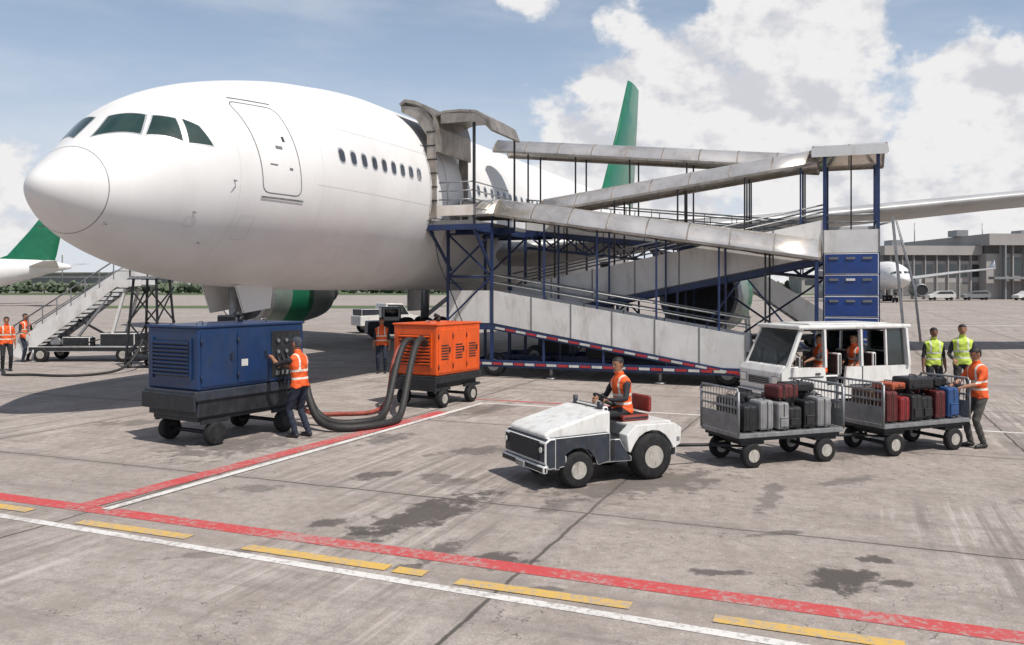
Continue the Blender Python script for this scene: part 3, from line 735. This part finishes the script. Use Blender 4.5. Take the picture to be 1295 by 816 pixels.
p.prism([(1.62,.40),(1.68,.55),(1.68,.90),(1.58,1.04),(1.46,1.06),(1.46,.4)],-.69,.69,0,.02)
p.box(-.74,.74,1.62,1.74,.34,.50,1,.03)
for s in (-1,1): p.box(s*.57-.11,s*.57+.11,1.665,1.705,.66,.82,3,.02); p.box(s*.57-.13,s*.57+.13,1.66,1.695,.64,.84,5,.01)
p.box(-.38,.38,1.66,1.70,.62,.8,5,.01)
for i in range(4): p.box(-.37,.37,1.69,1.71,.645+i*.04,.657+i*.04,4)
p.box(-.16,.16,1.74,1.75,.38,.47,3)
p.box(-.69,.69,-1.66,-1.6,.36,1.0,0); p.box(-.69,.69,-1.6,1.5,.36,.44,5); p.box(-.66,.66,-1.55,1.1,1.76,1.79,5)
for y in (.35,-.55,-1.2): p.box(-.6,.6,y-.22,y+.2,.44,.82,5,.03); p.box(-.6,.6,y-.3,y-.2,.8,1.28,5,.03)
p.box(-.69,.69,1.2,1.46,.7,1.03,5,.02)
rg=[(-.32+.17*math.cos(2*math.pi*i/18),1.0+.05*math.sin(2*math.pi*i/18),1.14+.16*math.sin(2*math.pi*i/18)) for i in range(19)]
p.tube(rg,.014,6,5,False)
p.done()
p=Part('glazing',VN,[glass,dark]); p.quad([(-.68,1.50,1.05),(.68,1.50,1.05),(.63,1.16,1.78),(-.63,1.16,1.78)])
p.quad([(.715,-.42,1.02),(.715,-.95,1.02),(.68,-.95,1.78),(.68,-.42,1.78)])
for s in (-1,1): p.quad([(s*.717,-1.03,1.02),(s*.717,-1.48,1.02),(s*.683,-1.44,1.78),(s*.683,-1.03,1.78)])
p.tube([(-.4,1.53,1.05),(-.1,1.42,1.4)],.01,5,1); p.tube([(.2,1.53,1.05),(.45,1.42,1.4)],.01,5,1)
p.quad([(-.6,-1.67,1.1),(.6,-1.67,1.1),(.58,-1.62,1.7),(-.58,-1.62,1.7)])
p.done()
p=Part('wheels',VN,[black,rim])
for s in (-1,1):
    for y in (1.08,-1.0): p.wheel((s*.64,y,.27),.27,.18)
p.done()

# ------------------------------------------------------------------ left boarding stairs, stand, small tug, etc.
ST=empty('boarding_stairs',(-15.7,30.6,0),rad(0),.90)
p=Part('stairs',ST,[panelw,grey,black,rim,dark])
for y in (-.75,.75):
    p.prismy([(-2.6,.25),(-2.2,.15),(1.6,3.0),(2.6,3.05),(2.6,3.3),(1.5,3.3),(-2.6,.75)],y-.03,y+.03,0)
    p.prismy([(-2.5,.85),(1.5,3.45),(2.6,3.45),(2.6,4.05),(1.5,4.05),(-2.5,1.45)],y-.02,y+.02,0) if y>0 else None
    for i in range(8):
        x=-2.5+i*.57; z=.6+i*.37; p.beam((x,y,z-.1),(x,y,z+.85),.035,.035,1)
    p.tube([(-2.5,y,1.45),(1.5,y,4.05),(2.6,y,4.05)],.03,8,1); p.tube([(-2.5,y,1.05),(1.5,y,3.65),(2.6,y,3.65)],.02,8,1)
for i in range(17):
    x=-2.45+i*.25; z=.4+i*.172; p.box(x,x+.27,-.72,.72,z-.04,z,4)
p.box(1.5,2.6,-.75,.75,3.02,3.1,1)
p.beam((1.2,-.6,.5),(1.9,-.6,2.95),.1); p.beam((1.2,.6,.5),(1.9,.6,2.95),.1)
p.beam((-1.5,-.6,.5),(.9,-.6,2.2),.08,m=4); p.beam((2.2,-.6,.5),(.0,-.6,1.7),.08,m=4)
p.box(-1.9,2.6,-.8,.8,.42,.62,4,.02); p.box(.9,2.3,-.7,.7,.62,1.15,4,.03)
p.box(-.6,.5,-.7,-.2,.62,1.0,4,.03); p.cyl((-.9,-.65,.8),(-.9,.4,.8),.2,1); p.tube([(.9,-.7,.9),(.4,-.82,.75),(-.2,-.8,.7),(-1.2,-.78,.66)],.03,6,2)
p.beam((-.3,-.62,.6),(1.0,-.62,2.3),.09,m=1); p.cyl((.6,-.62,1.8),(1.35,-.62,2.75),.035,1)
for x in (-1.7,2.4): p.cyl((x,-.82,.05),(x,-.82,.5),.04,1); p.cyl((x,-.82,0),(x,-.82,.05),.13,1)
for x in (-1.4,1.9):
    for y in (-.75,.75): p.wheel((x,y,.3),.3,.2,2,3,ax=V((0,1,0)))
p.done()
SC=empty('maintenance_stand',(-12.15,28.0,0),rad(-10))
p=Part('frame',SC,[dark,grey,black])
for x in (-.55,.55):
    for y in (-.5,.5): p.beam((x*1.1,y*1.1,.1),(x*.75,y*.75,3.0),.06)
for z0_,z1_ in ((.4,1.5),(1.5,2.7)):
    for y in (-.5,.5): p.beam((-.55,y,z0_),(.5,y,z1_),.04); p.beam((.55,y,z0_),(-.5,y,z1_),.04)
    for x in (-.5,.5): p.beam((x,-.5,z0_),(x,.5,z1_),.04)
p.box(-.5,.5,-.5,.5,2.98,3.06,1); p.box(-.6,.6,-.55,.55,.3,.4,0)
for x in (-.48,.48):
    for y in (-.48,.48): p.beam((x,y,3),(x,y,3.3),.035)
for x in (-.5,.5):
    for y in (-.5,.5): p.wheel((x,y,.12),.12,.07,2,1)
p.done()
SV=empty('service_truck',(-7.6,50,0),rad(-60))
p=Part('body',SV,[whitev,dgrey,black,rim,glass])
p.prism([(1.9,.45),(1.95,.95),(1.2,1.1),(.75,1.75),(-.3,1.78),(-.4,1.1),(-1.9,1.05),(-1.9,.45)],-.85,.85,0,.04)
p.prism([(1.12,1.12),(.75,1.68),(-.2,1.7),(-.25,1.12)],-.87,.87,4)
p.quad([(-.75,1.17,1.14),(.75,1.17,1.14),(.7,.8,1.7),(-.7,.8,1.7)],4)
p.box(-.8,.8,-1.8,-.5,1.0,1.45,1,.03); p.box(-.86,.86,1.9,2.0,.4,.6,1,.02)
for x in (-.75,.75):
    for y in (-1.2,1.2): p.wheel((x,y,.36),.36,.22,2,3)
p.done()
SV=empty('aircraft_pushback_tug',(-6.0,43.5,0),rad(-75))
p=Part('body',SV,[dgrey,whitev,black,rim,glass])
p.prism([(1.7,.3),(1.75,.9),(.4,1.0),(-1.6,.95),(-1.65,.3)],-.9,.9,0,.04); p.box(-.7,.7,-.9,.1,.95,1.7,1,.05); p.box(-.72,.72,-.75,-.05,1.2,1.6,4)
for x in (-.75,.75):
    for y in (-1.05,1.1): p.wheel((x,y,.4),.4,.3,2,3)
p.done()
CT=empty('cargo_container',(-22.0,33,0),rad(5))
p=Part('shell',CT,[bluep,grey,black]); p.prismy([(-1.2,.35),(1.2,.35),(1.2,1.9),(.8,2.15),(-1.2,2.15)],-.75,.75,0,.03)
for i in range(5): p.box(-1.1+i*.5,-1.04+i*.5,-.78,-.75,.4,1.9,1)
p.box(-1.3,1.3,-.8,.8,.25,.34,1)
for x in (-1,1):
    for y in (-.6,.6): p.wheel((x,y,.15),.15,.1,2,1,ax=V((0,1,0)))
p.done()
BS=empty('boarding_stairs',(12.2,37,0),rad(180-8))
p=Part('stairs',BS,[panelw,grey,black,rim,dark])
for y in (-.7,.7):
    p.prismy([(-2.4,.25),(-2.0,.15),(1.4,2.5),(2.2,2.5),(2.2,3.5),(1.4,3.5),(-2.4,1.1)],y-.03,y+.03,0)
for i in range(14): p.box(-2.2+i*.26,-1.92+i*.26,-.68,.68,.36+i*.165,.4+i*.165,4)
p.box(-1.6,2.3,-.75,.75,.4,.6,4); p.beam((1.6,-.5,.5),(1.8,-.5,2.5),.1); p.beam((1.6,.5,.5),(1.8,.5,2.5),.1)
for x in (-1.2,1.8):
    for y in (-.7,.7): p.wheel((x,y,.28),.28,.2,2,3,ax=V((0,1,0)))
p.done()

# ------------------------------------------------------------------ terminal building and skyline
conc=M('building_concrete',(.32,.305,.29),.8,0,.12,.08,dirt=.3,dcol=(.20,.19,.18)); concd=M('building_dark',(.16,.155,.15),.8,0,.2,.1)
TB=empty('terminal_building',(92,205,0),rad(3))
p=Part('walls',TB,[conc,concd,glass,grey])
p.box(0,24,0,40,0,9.5,0); p.box(-.6,24.2,-1.2,41,10.9,13.2,0); p.box(0,23.8,.8,39,9.5,10.9,1)
p.box(24,120,-3,45,0,11.2,0); p.box(23.5,121,-5,46,13.2,16.0,0); p.box(24.5,120,-2,44,11.2,13.2,1)
for i in range(40):
    x=1.5+i*2.9
    if x<22: p.box(x,x+2.1,-.15,.05,5.5,8.6,2); p.box(x-.25,x,-.6,.02,0,10.9,0); p.box(x,x+2.2,-.1,.08,1.0,4.2,1)
    elif x>26: p.box(x,x+2.2,-3.15,-2.95,6.0,10.2,2); p.box(x-.3,x,-3.7,-2.98,0,13.2,0)
for i in range(9):
    x=28+i*9; p.box(x,x+6,-3.25,-3.0,0,4.6,1); p.box(x-.6,x-.2,-5,-3.75,0,13.2,3)
p.box(24,120,-6.2,-3.8,4.9,5.5,3)
for i in range(6): p.box(5+i*17,8+i*17,6,10,13.2 if i<1 else 16,15 if i<1 else 17.6,3); p.cyl((12+i*18,8,13),(12+i*18,8,19.5),.12,3)
p.done()
def carm(rt,cols):
    p=Part('body',rt,[cols,glass,black]); p.prism([(2.2,.4),(2.2,.9),(1.2,1.05),(.5,1.6),(-1.6,1.65),(-2.2,1.1),(-2.2,.4)],-.9,.9,0,.05); p.prism([(1.1,1.08),(.5,1.54),(-1.55,1.58),(-1.9,1.1)],-.91,.91,1)
    for x in (-.8,.8):
        for y in (-1.4,1.4): p.wheel((x,y,.33),.33,.2,2,2,seg=14)
    p.done()
for i in range(5): carm(empty('service_van',(97+i*9,186+random.uniform(-4,4),0),rad(90+random.uniform(-10,10)),1.3),[whitev,grey,whitev,bluep,whitev][i])
DC=Part('distant_terminal',None,[conc,concd,glass])
for x,y,w,h in ((-330,520,120,12),(-190,560,60,8),(150,430,90,9),(230,420,60,13),(-95,500,50,7),(40,600,90,8)):
    DC.box(x,x+w,y,y+20,0,h,0); DC.box(x+2,x+w-2,y-.4,y,h*.55,h*.8,2); DC.box(x-1,x+w+1,y-1,y+21,h,h+.8,1)
for i in range(6): DC.cyl((-260+i*60,480,0),(-260+i*60,480,22),.4,1,seg=6)
DC.done()
leaf=M('tree_foliage',(.085,.11,.07),.9,0,.4,.2)
tl=Part('distant_tree_line',None,[leaf,M('tree_bark',(.1,.07,.05),.9)])
for i in range(520):
    x=-520+i*1.75+random.uniform(-3,3); y=455+random.uniform(-12,12); h=random.uniform(2.5,6.5)
    if random.random()<.3: tl.cyl((x,y,0),(x,y,h*.7),.3,1,seg=5)
    for j in range(5):
        a=bmesh.ops.create_icosphere(tl.bm,subdivisions=1,radius=random.uniform(1,2.0),matrix=Matrix.Translation((x+random.uniform(-2.5,2.5),y+random.uniform(-2,2),h*random.uniform(.4,1))))
        for v in a['verts']: v.co+=V((random.uniform(-.6,.6),random.uniform(-.6,.6),random.uniform(-.6,.6)))
tl.done()

# ------------------------------------------------------------------ people
def ik(a,b,l1,l2,hint):
    a=V(a);b=V(b);v=b-a;d=min(v.length,(l1+l2)*.995);vn=v.normalized();b=a+vn*d
    x=(l1*l1-l2*l2+d*d)/(2*d);h=math.sqrt(max(l1*l1-x*x,0));hint=V(hint)
    pp=(hint-vn*hint.dot(vn)).normalized(); return a+vn*x+pp*h,b
def vestmat(name,col,band=(.62,.62,.55)):
    if name in MATS: return MATS[name]
    m=bpy.data.materials.new(name); m.use_nodes=True; nt=m.node_tree; p=nt.nodes['Principled BSDF']
    sp=mk(nt,'ShaderNodeAttribute',attribute_name='spine').outputs['Fac']; la=mk(nt,'ShaderNodeAttribute',attribute_name='lat').outputs['Fac']
    tc=nt.nodes.new('ShaderNodeTexCoord').outputs['Object']
    def bd(x,c,w): return math_(nt,'LESS_THAN',math_(nt,'ABSOLUTE',math_(nt,'SUBTRACT',x,c)),w)
    b=math_(nt,'MAXIMUM',bd(sp,.10,.018),bd(sp,.24,.018))
    v=math_(nt,'MULTIPLY',bd(math_(nt,'ABSOLUTE',la),.095,.015),math_(nt,'GREATER_THAN',sp,.24))
    b=math_(nt,'MAXIMUM',b,v)
    c=mixc(nt,ramp(nt,noise(nt,tc,9,3),.35,.65),tuple(x*.75 for x in col),col)
    setin(nt,p,'Base Color',mixc(nt,b,c,band)); p.inputs['Roughness'].default_value=.75
    bb=mk(nt,'ShaderNodeBump',{'Strength':.9,'Distance':.03,'Height':noise(nt,tc,11,3)}); nt.links.new(bb.outputs[0],p.inputs['Normal'])
    MATS[name]=m; return m
VO=vestmat('hi_vis_orange',(.85,.12,.02)); VY=vestmat('hi_vis_yellow',(.55,.70,.10))
def cloth(n,c): return M('cloth_'+n,c,.85,0,.25,7,bump=.9,bs=14)
navy=cloth('navy',(.015,.02,.038)); blk=cloth('black',(.015,.015,.017)); khaki=cloth('grey',(.07,.066,.062)); shirtd=cloth('dark_shirt',(.022,.022,.027)); shirtw=cloth('white_shirt',(.5,.5,.5)); shoe=M('shoe_leather',(.02,.018,.017),.5)
skinA=M('skin',(.32,.155,.09),.55,0,.08,20); skinB=M('skin_dark',(.19,.09,.055),.55,0,.08,20); hairm=M('hair',(.012,.01,.009),.6,0,.3,60,bump=.4,bs=150); capw=cloth('cap',(.05,.055,.07)); eyem=M('eye_dark',(.01,.008,.006),.2); lipm=M('lips',(.20,.07,.05),.5)
def person(loc,head,sc=1.0,pz=.93,lean=0,hands=None,feet=None,vest=VO,sleeve=shirtd,fore=None,trou=navy,skin=skinA,cap=False,yaw=0,nod=0,curl=.5,elb=None,vox=.014,knee=((.1,1,0),(.1,1,0)),name='airport_worker',neckf=0):
    hands=hands or ((-.25,.04,.80),(.25,.04,.80)); feet=feet or ((-.11,0,.085),(.11,.03,.085))
    fore=fore or skin
    pel=V((0,0,pz)); u=V((0,math.sin(lean),math.cos(lean))); fw=V((0,math.cos(lean),-math.sin(lean))); X=V((1,0,0))
    B=Part('tmp',None,[]); segs=[]
    def ring(h,w,d): 
        c=pel+u*h; return [c+X*w*math.cos(a)+fw*d*math.sin(a) for a in [2*math.pi*k/20 for k in range(20)]]
    B.loft([ring(*r) for r in ((-.085,.10,.075),(-.05,.155,.11),(.04,.168,.118),(.14,.150,.108),(.26,.166,.118),(.38,.190,.125),(.45,.188,.112),(.495,.14,.09),(.53,.075,.065))],0,True)
    nk=pel+u*.50; hd=pel+u*.70+V((0,.02+neckf,0))
    B.tube([nk,hd-u*.06],[.058,.052],12,0,round_=True)
    Hm=Matrix.Rotation(yaw,3,'Z')@Matrix.Rotation(-nod,3,'X')
    def hp(x,y,z): return hd+Hm@V((x,y,z))
    hr=[]
    for z,w,d,o in ((-.118,.018,.02,.045),(-.11,.035,.042,.035),(-.085,.052,.068,.018),(-.05,.064,.085,.004),(0,.073,.096,0),(.04,.076,.099,-.004),(.075,.068,.088,-.008),(.1,.048,.062,-.01),(.114,.018,.025,-.01)):
        hr.append([hp(w*math.cos(a),o+d*math.sin(a),z) for a in [2*math.pi*k/18 for k in range(18)]])
    B.loft(hr,0,True)
    B.tube([hp(0,.088,.012),hp(0,.105,-.022)],[.010,.015],8,0,round_=True)
    B.tube([hp(-.03,.084,.028),hp(.03,.084,.028)],[.012,.012],8,0,round_=True)
    B.tube([hp(-.018,.082,-.055),hp(.018,.082,-.055)],[.011,.011],8,0,round_=True)
    for s in (-1,1): B.tube([hp(s*.076,.0,.02),hp(s*.078,.0,-.022)],[.016,.011],8,0,round_=True)
    segs+= [(pel+u*.03,pel+u*.44,.175,'vest'),(nk+u*.02,hd-u*.06,.055,'skin'),(hd-u*.03,hd+u*.05,.095,'skin'),(pel-u*.06,pel-u*.02,.15,'trou')]
    hips=[]
    for i,s in enumerate((-1,1)):
        sh=pel+u*.43+X*s*.178
        eh=elb[i] if elb else (s*.5,-1,-.5)
        el,wr=ik(sh,hands[i],.28,.255,eh)
        B.tube([sh-X*s*.03,sh+(el-sh)*.12,sh+(el-sh)*.5,el,el+(wr-el)*.3,wr],[.058,.058,.05,.042,.043,.029],12,0,round_=True)
        segs+=[(sh+(el-sh)*.12,el,.052,'sleeve'),(el,wr,.036,'fore')]
        hdv=(wr-el).normalized()
        side=hdv.cross(V((0,0,1)));
        side=side.normalized() if side.length>.2 else X.copy()
        pn_=side.cross(hdv).normalized()
        if pn_.z>0: pn_=-pn_
        if abs(hdv.z)>.75: side=V((0,1,0)); side=(side-hdv*side.dot(hdv)).normalized(); pn_=V((-s,0,0)); pn_=(pn_-hdv*pn_.dot(hdv)).normalized()
        for q in (-.022,0,.022): B.tube([wr+side*q*.6,wr+hdv*.085+side*q],[.017,.014],8,0,round_=True)
        segs.append((wr+hdv*.012,wr+hdv*.09,.034,'skin'))
        hips.append((wr,hdv,side,pn_,s))
        hp_=pel+X*s*.09-u*.03
        kn,an=ik(hp_,feet[i],.435,.43,(knee[i][0]*s,knee[i][1],knee[i][2]))
        B.tube([hp_,hp_+(kn-hp_)*.3,kn,kn+(an-kn)*.3,an+V((0,0,.01))],[.092,.088,.064,.062,.052],14,0,round_=True)
        B.tube([an+V((0,-.035,-.038)),an+V((0,.06,-.042)),an+V((s*.015,.15,-.05))],[.043,.043,.033],10,0,round_=True)
        segs+=[(hp_,kn,.08,'trou'),(kn,an+V((0,0,.02)),.058,'trou'),(an+V((0,-.035,-.05)),an+V((0,.16,-.05)),.04,'shoe')]
    me=bpy.data.meshes.new('b'); bmesh.ops.recalc_face_normals(B.bm,faces=B.bm.faces); B.bm.to_mesh(me); B.bm.free()
    o=bpy.data.objects.new('b',me); COL.objects.link(o)
    md=o.modifiers.new('r','REMESH'); md.mode='VOXEL'; md.voxel_size=vox; md.use_smooth_shade=True
    ms=o.modifiers.new('s','SMOOTH'); ms.factor=.5; ms.iterations=2
    dg=bpy.context.evaluated_depsgraph_get(); m2=bpy.data.meshes.new_from_object(o.evaluated_get(dg)); bpy.data.objects.remove(o)
    labs=['vest','sleeve','fore','skin','trou','shoe','hair']
    matl=[vest,sleeve,fore,skin,trou,shoe,capw if cap else hairm,eyem,eyem,lipm]
    def label(P):
        best=np.full(len(P),1e9); L=np.zeros(len(P),int)
        for a,b,r,l in segs:
            a=np.array(a);b=np.array(b);d=b-a; t_=np.clip(((P-a)@d)/(d@d),0,1); ds=np.linalg.norm(P-(a+t_[:,None]*d),axis=1)/r
            w=ds<best; best[w]=ds[w]; L[w]=labs.index(l)
        Hi=np.array(Hm.inverted()); q=(P-np.array(hd))@Hi.T
        hb=(np.abs(q[:,0])<.12)&(np.abs(q[:,1])<.14)&(q[:,2]<.15)&(q[:,2]>-.08)&(L==3)
        hl=hb&((q[:,2]>.062)|((q[:,1]<.035)&(q[:,2]>.03))|((q[:,1]<-.03)&(q[:,2]>-.055)))
        L[hl]=6; return L
    nv=len(m2.vertices); P=np.empty(nv*3); m2.vertices.foreach_get('co',P); P=P.reshape(-1,3)
    Nn=np.empty(nv*3); m2.vertices.foreach_get('normal',Nn); Nn=Nn.reshape(-1,3)
    Lv=label(P); nf=len(m2.polygons); C=np.empty(nf*3); m2.polygons.foreach_get('center',C); C=C.reshape(-1,3); Lf=label(C)
    off=np.where(Lv==0,.013,np.where(Lv==6,.010,0.0)); 
    wr_=np.sin(P[:,2]*46+np.sin(P[:,0]*31)*1.5+P[:,1]*20)*.0035*np.isin(Lv,(0,1,4)); P2=P+Nn*(off+wr_)[:,None]
    spn=(P-np.array(pel))@np.array(u)
    m2.vertices.foreach_set('co',P2.ravel()); m2.polygons.foreach_set('material_index',Lf.astype(np.int32))
    a1=m2.attributes.new('spine','FLOAT','POINT'); a1.data.foreach_set('value',spn.astype(np.float32))
    a2=m2.attributes.new('lat','FLOAT','POINT'); a2.data.foreach_set('value',P[:,0].astype(np.float32))
    D=Part('x',None,[]); D.bm.from_mesh(m2)
    for wr,hdv,side,pn_,s in hips:
        base=wr+hdv*.088
        for q,ln in ((-.027,.068),(-.009,.078),(.009,.073),(.027,.058)):
            pts=[base+side*q-hdv*.015]; d=hdv.copy(); pp=pts[0]
            for f_ in (.45,.32,.26):
                d=(d*math.cos(curl)+pn_*math.sin(curl)).normalized()
                pp=pp+d*ln*f_*1.15; pts.append(pp)
            D.tube(pts,[.0095,.009,.0085,.007],7,3,round_=True)
        tb=wr+hdv*.035+side*(-.028 if s>0 else .028)
        so=side*(-1 if s>0 else 1)
        D.tube([tb,tb+so*.022+hdv*.02+pn_*.01,tb+so*.026+hdv*.048+pn_*.024],[.012,.011,.008],7,3,round_=True)
    for s in (-1,1):
        D.ell(hp(s*.030,.086,.012),(.011,.006,.007),8,8,6); D.ell(hp(s*.030,.091,.012),(.005,.004,.005),7,8,6)
        D.tube([hp(s*.018,.094,.034),hp(s*.044,.086,.034)],[.004,.003],6,6,round_=True)
    D.tube([hp(-.022,.092,-.056),hp(.022,.092,-.056)],[.005,.005],6,9,round_=True)
    if cap:
        D.loft([[hp(x*.075,.06+y*.12,.068-.01*y) for x,y in ((-1,0),(-.8,.6),(-.3,1),(.3,1),(.8,.6),(1,0))],[hp(x*.075,.06+y*.12,.080-.01*y) for x,y in ((-1,0),(-.8,.6),(-.3,1),(.3,1),(.8,.6),(1,0))]],6,True)
    if sc!=1: bmesh.ops.scale(D.bm,vec=(sc,)*3,verts=D.bm.verts)
    me=bpy.data.meshes.new(name); D.bm.to_mesh(me); D.bm.free(); bpy.data.meshes.remove(m2)
    for m in matl: me.materials.append(m)
    o=bpy.data.objects.new(name,me); COL.objects.link(o); o.location=loc; o.rotation_euler=(0,0,head); return o
def hdg(fx,fy): return math.atan2(-fx,fy)
person((-3.78,14.8,0),hdg(-.86,.42),1.02,hands=((-.14,.50,1.38),(.16,.46,1.22)),feet=((-.1,.02,.085),(.13,-.08,.085)),lean=.08,cap=True,sleeve=shirtd,fore=skinA,elb=((-.8,-.3,-1),(.8,-.3,-1)),trou=navy,nod=.15,curl=.8,vox=.012)
person((-4.08,26.0,0),hdg(.1,-1),1.0,trou=navy,sleeve=shirtd)
person((-16.2,26.6,0),hdg(.6,-.8),1.0,trou=blk,sleeve=VO)
person((-17.6,30.0,0),hdg(.9,-.3),1.0,trou=navy,sleeve=shirtd,hands=((-.2,.3,1.05),(.2,.3,1.05)))
def at(root,x,y):
    c,s=math.cos(root.rotation_euler[2]),math.sin(root.rotation_euler[2]); return (root.location[0]+c*x-s*y,root.location[1]+s*x+c*y,0)
person(at(T,0,-.50),rad(117.2),.92,pz=.99,lean=.12,hands=((-.17,.38,1.17),(.17,.38,1.17)),feet=((-.14,.50,.50),(.14,.52,.50)),sleeve=shirtd,fore=shirtd,trou=blk,nod=.1,yaw=.25,curl=.95,vox=.011,elb=((-.8,-.4,-1),(.8,-.4,-1)),name='tractor_driver')
person(at(VN,-.32,.38),rad(108),.93,pz=.98,lean=.0,hands=((-.17,.5,1.2),(.17,.5,1.2)),feet=((-.12,.52,.56),(.12,.52,.56)),name='van_driver',trou=blk,curl=.9)
person(at(VN,-.36,-.50),rad(108+12),.93,pz=.98,lean=.05,hands=((-.14,.38,1.02),(.14,.38,1.02)),feet=((-.12,.46,.56),(.12,.46,.56)),name='van_passenger',trou=blk,cap=False)
person(at(VN,.25,-1.15),rad(108),.93,pz=.98,lean=.05,hands=((-.14,.38,1.02),(.14,.38,1.02)),feet=((-.12,.46,.56),(.12,.46,.56)),name='van_passenger',trou=blk,vest=shirtw,sleeve=shirtw)
person((9.75,19.2,0),hdg(-.1,-1),1.0,vest=VY,trou=blk,sleeve=shirtd,skin=skinB)
person((10.25,18.9,0),hdg(-.35,-1),1.05,vest=VY,trou=blk,sleeve=shirtd,fore=shirtd,skin=skinA,hands=((-.25,.05,.82),(.2,.22,1.0)))
person((7.78,13.85,0),hdg(-.97,-.15),.955,vest=VO,sleeve=VO,fore=skinA,trou=khaki,hands=((-.16,.42,1.08),(.16,.44,1.05)),feet=((-.1,-.02,.085),(.12,.06,.085)),nod=.35,lean=.05,curl=.9,elb=((-.6,-.6,-1),(.6,-.6,-1)),vox=.012)

# ------------------------------------------------------------------ sun, sky, camera
sd=V((.65,-.76,0)).normalized(); el=rad(57)
sdir=V((sd.x*math.cos(el),sd.y*math.cos(el),math.sin(el)))
sl=bpy.data.lights.new('sun','SUN'); sl.energy=4.6; sl.angle=rad(.5); sl.color=(1,.945,.875)
so=bpy.data.objects.new('sun',sl); COL.objects.link(so); so.rotation_euler=(-sdir).to_track_quat('-Z','Y').to_euler(); so.location=(20,-20,60)
w=bpy.data.worlds.new('World'); scene.world=w; w.use_nodes=True; nt=w.node_tree; nt.nodes.clear()
w.cycles.sampling_method='MANUAL'; w.cycles.sample_map_resolution=256
sky=nt.nodes.new('ShaderNodeTexSky'); sky.sky_type='NISHITA'; sky.sun_disc=False; sky.sun_elevation=el; sky.sun_rotation=math.atan2(sd.x,sd.y); sky.air_density=1.0; sky.dust_density=1.2; sky.ozone_density=1.0
tc=nt.nodes.new('ShaderNodeTexCoord').outputs['Generated']
def dirv(az,e_): az,e_=rad(az),rad(e_); return (math.sin(az)*math.cos(e_),math.cos(az)*math.cos(e_),math.sin(e_))
def blob(az,e_,r,wt):
    d=mk(nt,'ShaderNodeVectorMath',{0:tc,1:dirv(az,e_)},operation='DISTANCE').outputs['Value']
    return ramp(nt,d,0,r,wt,0)
tot=None
for b in ((11.5,10.5,.26,.62),(18,15,.26,.66),(23,5,.36,.60),(4,4,.20,.46),(31,9,.24,.58),(.5,19.6,.09,.42),(-32,5.0,.15,.36)):
    v=blob(*b); tot=v if tot is None else math_(nt,'MAXIMUM',tot,v)
sep=mk(nt,'ShaderNodeSeparateXYZ',{0:tc})
st=mk(nt,'ShaderNodeVectorMath',{0:tc,1:(1,1,1.35)},operation='MULTIPLY').outputs[0]
n1=noise(nt,st,9,8,.56)
dens=math_(nt,'ADD',math_(nt,'MULTIPLY_ADD',n1,1.5,-.25),tot)
cl=ramp(nt,dens,.76,.90)
off=mk(nt,'ShaderNodeVectorMath',{0:st,1:(-.012,0,-.022)},operation='ADD').outputs[0]
n3=noise(nt,off,9,5,.56)
shade=math_(nt,'SUBTRACT',n3,n1)
shd=ramp(nt,math_(nt,'ADD',shade,math_(nt,'MULTIPLY',math_(nt,'SUBTRACT',dens,.9),.06)),-.03,.11)
ccol=mixc(nt,shd,(.92,.91,.91),(.67,.68,.73))
wis=mk(nt,'ShaderNodeVectorMath',{0:tc,1:(1.5,1,6)},operation='MULTIPLY').outputs[0]
wsp=ramp(nt,noise(nt,wis,2.2,6,.6),.36,.78,0,.45)
haze=ramp(nt,sep.outputs[2],0,.60,.95,0)
bs=mk(nt,'ShaderNodeBackground',{'Color':sky.outputs[0],'Strength':.09})
bh=mk(nt,'ShaderNodeBackground',{'Color':mixc(nt,ramp(nt,sep.outputs[2],0,.3),(.74,.78,.84),(.50,.64,.84)),'Strength':.98})
bw=mk(nt,'ShaderNodeBackground',{'Color':(.80,.83,.88,1),'Strength':.95})
bc=mk(nt,'ShaderNodeBackground',{'Color':ccol,'Strength':.95})
m1=mk(nt,'ShaderNodeMixShader',{0:haze,1:bs.outputs[0],2:bh.outputs[0]})
m1b=mk(nt,'ShaderNodeMixShader',{0:wsp,1:m1.outputs[0],2:bw.outputs[0]})
m2_=mk(nt,'ShaderNodeMixShader',{0:cl,1:m1b.outputs[0],2:bc.outputs[0]})
ow=mk(nt,'ShaderNodeOutputWorld',{0:m2_.outputs[0]})
cd=bpy.data.cameras.new('camera'); cd.sensor_width=36; cd.lens=1050/1295*36; cd.shift_y=-43/1295; cd.clip_end=9000; cd.clip_start=.1
co=bpy.data.objects.new('camera',cd); COL.objects.link(co); co.location=(0,0,2.65); co.rotation_euler=(rad(90),0,0); scene.camera=co
scene.view_settings.view_transform='Standard'; scene.view_settings.look='None'; scene.view_settings.exposure=0
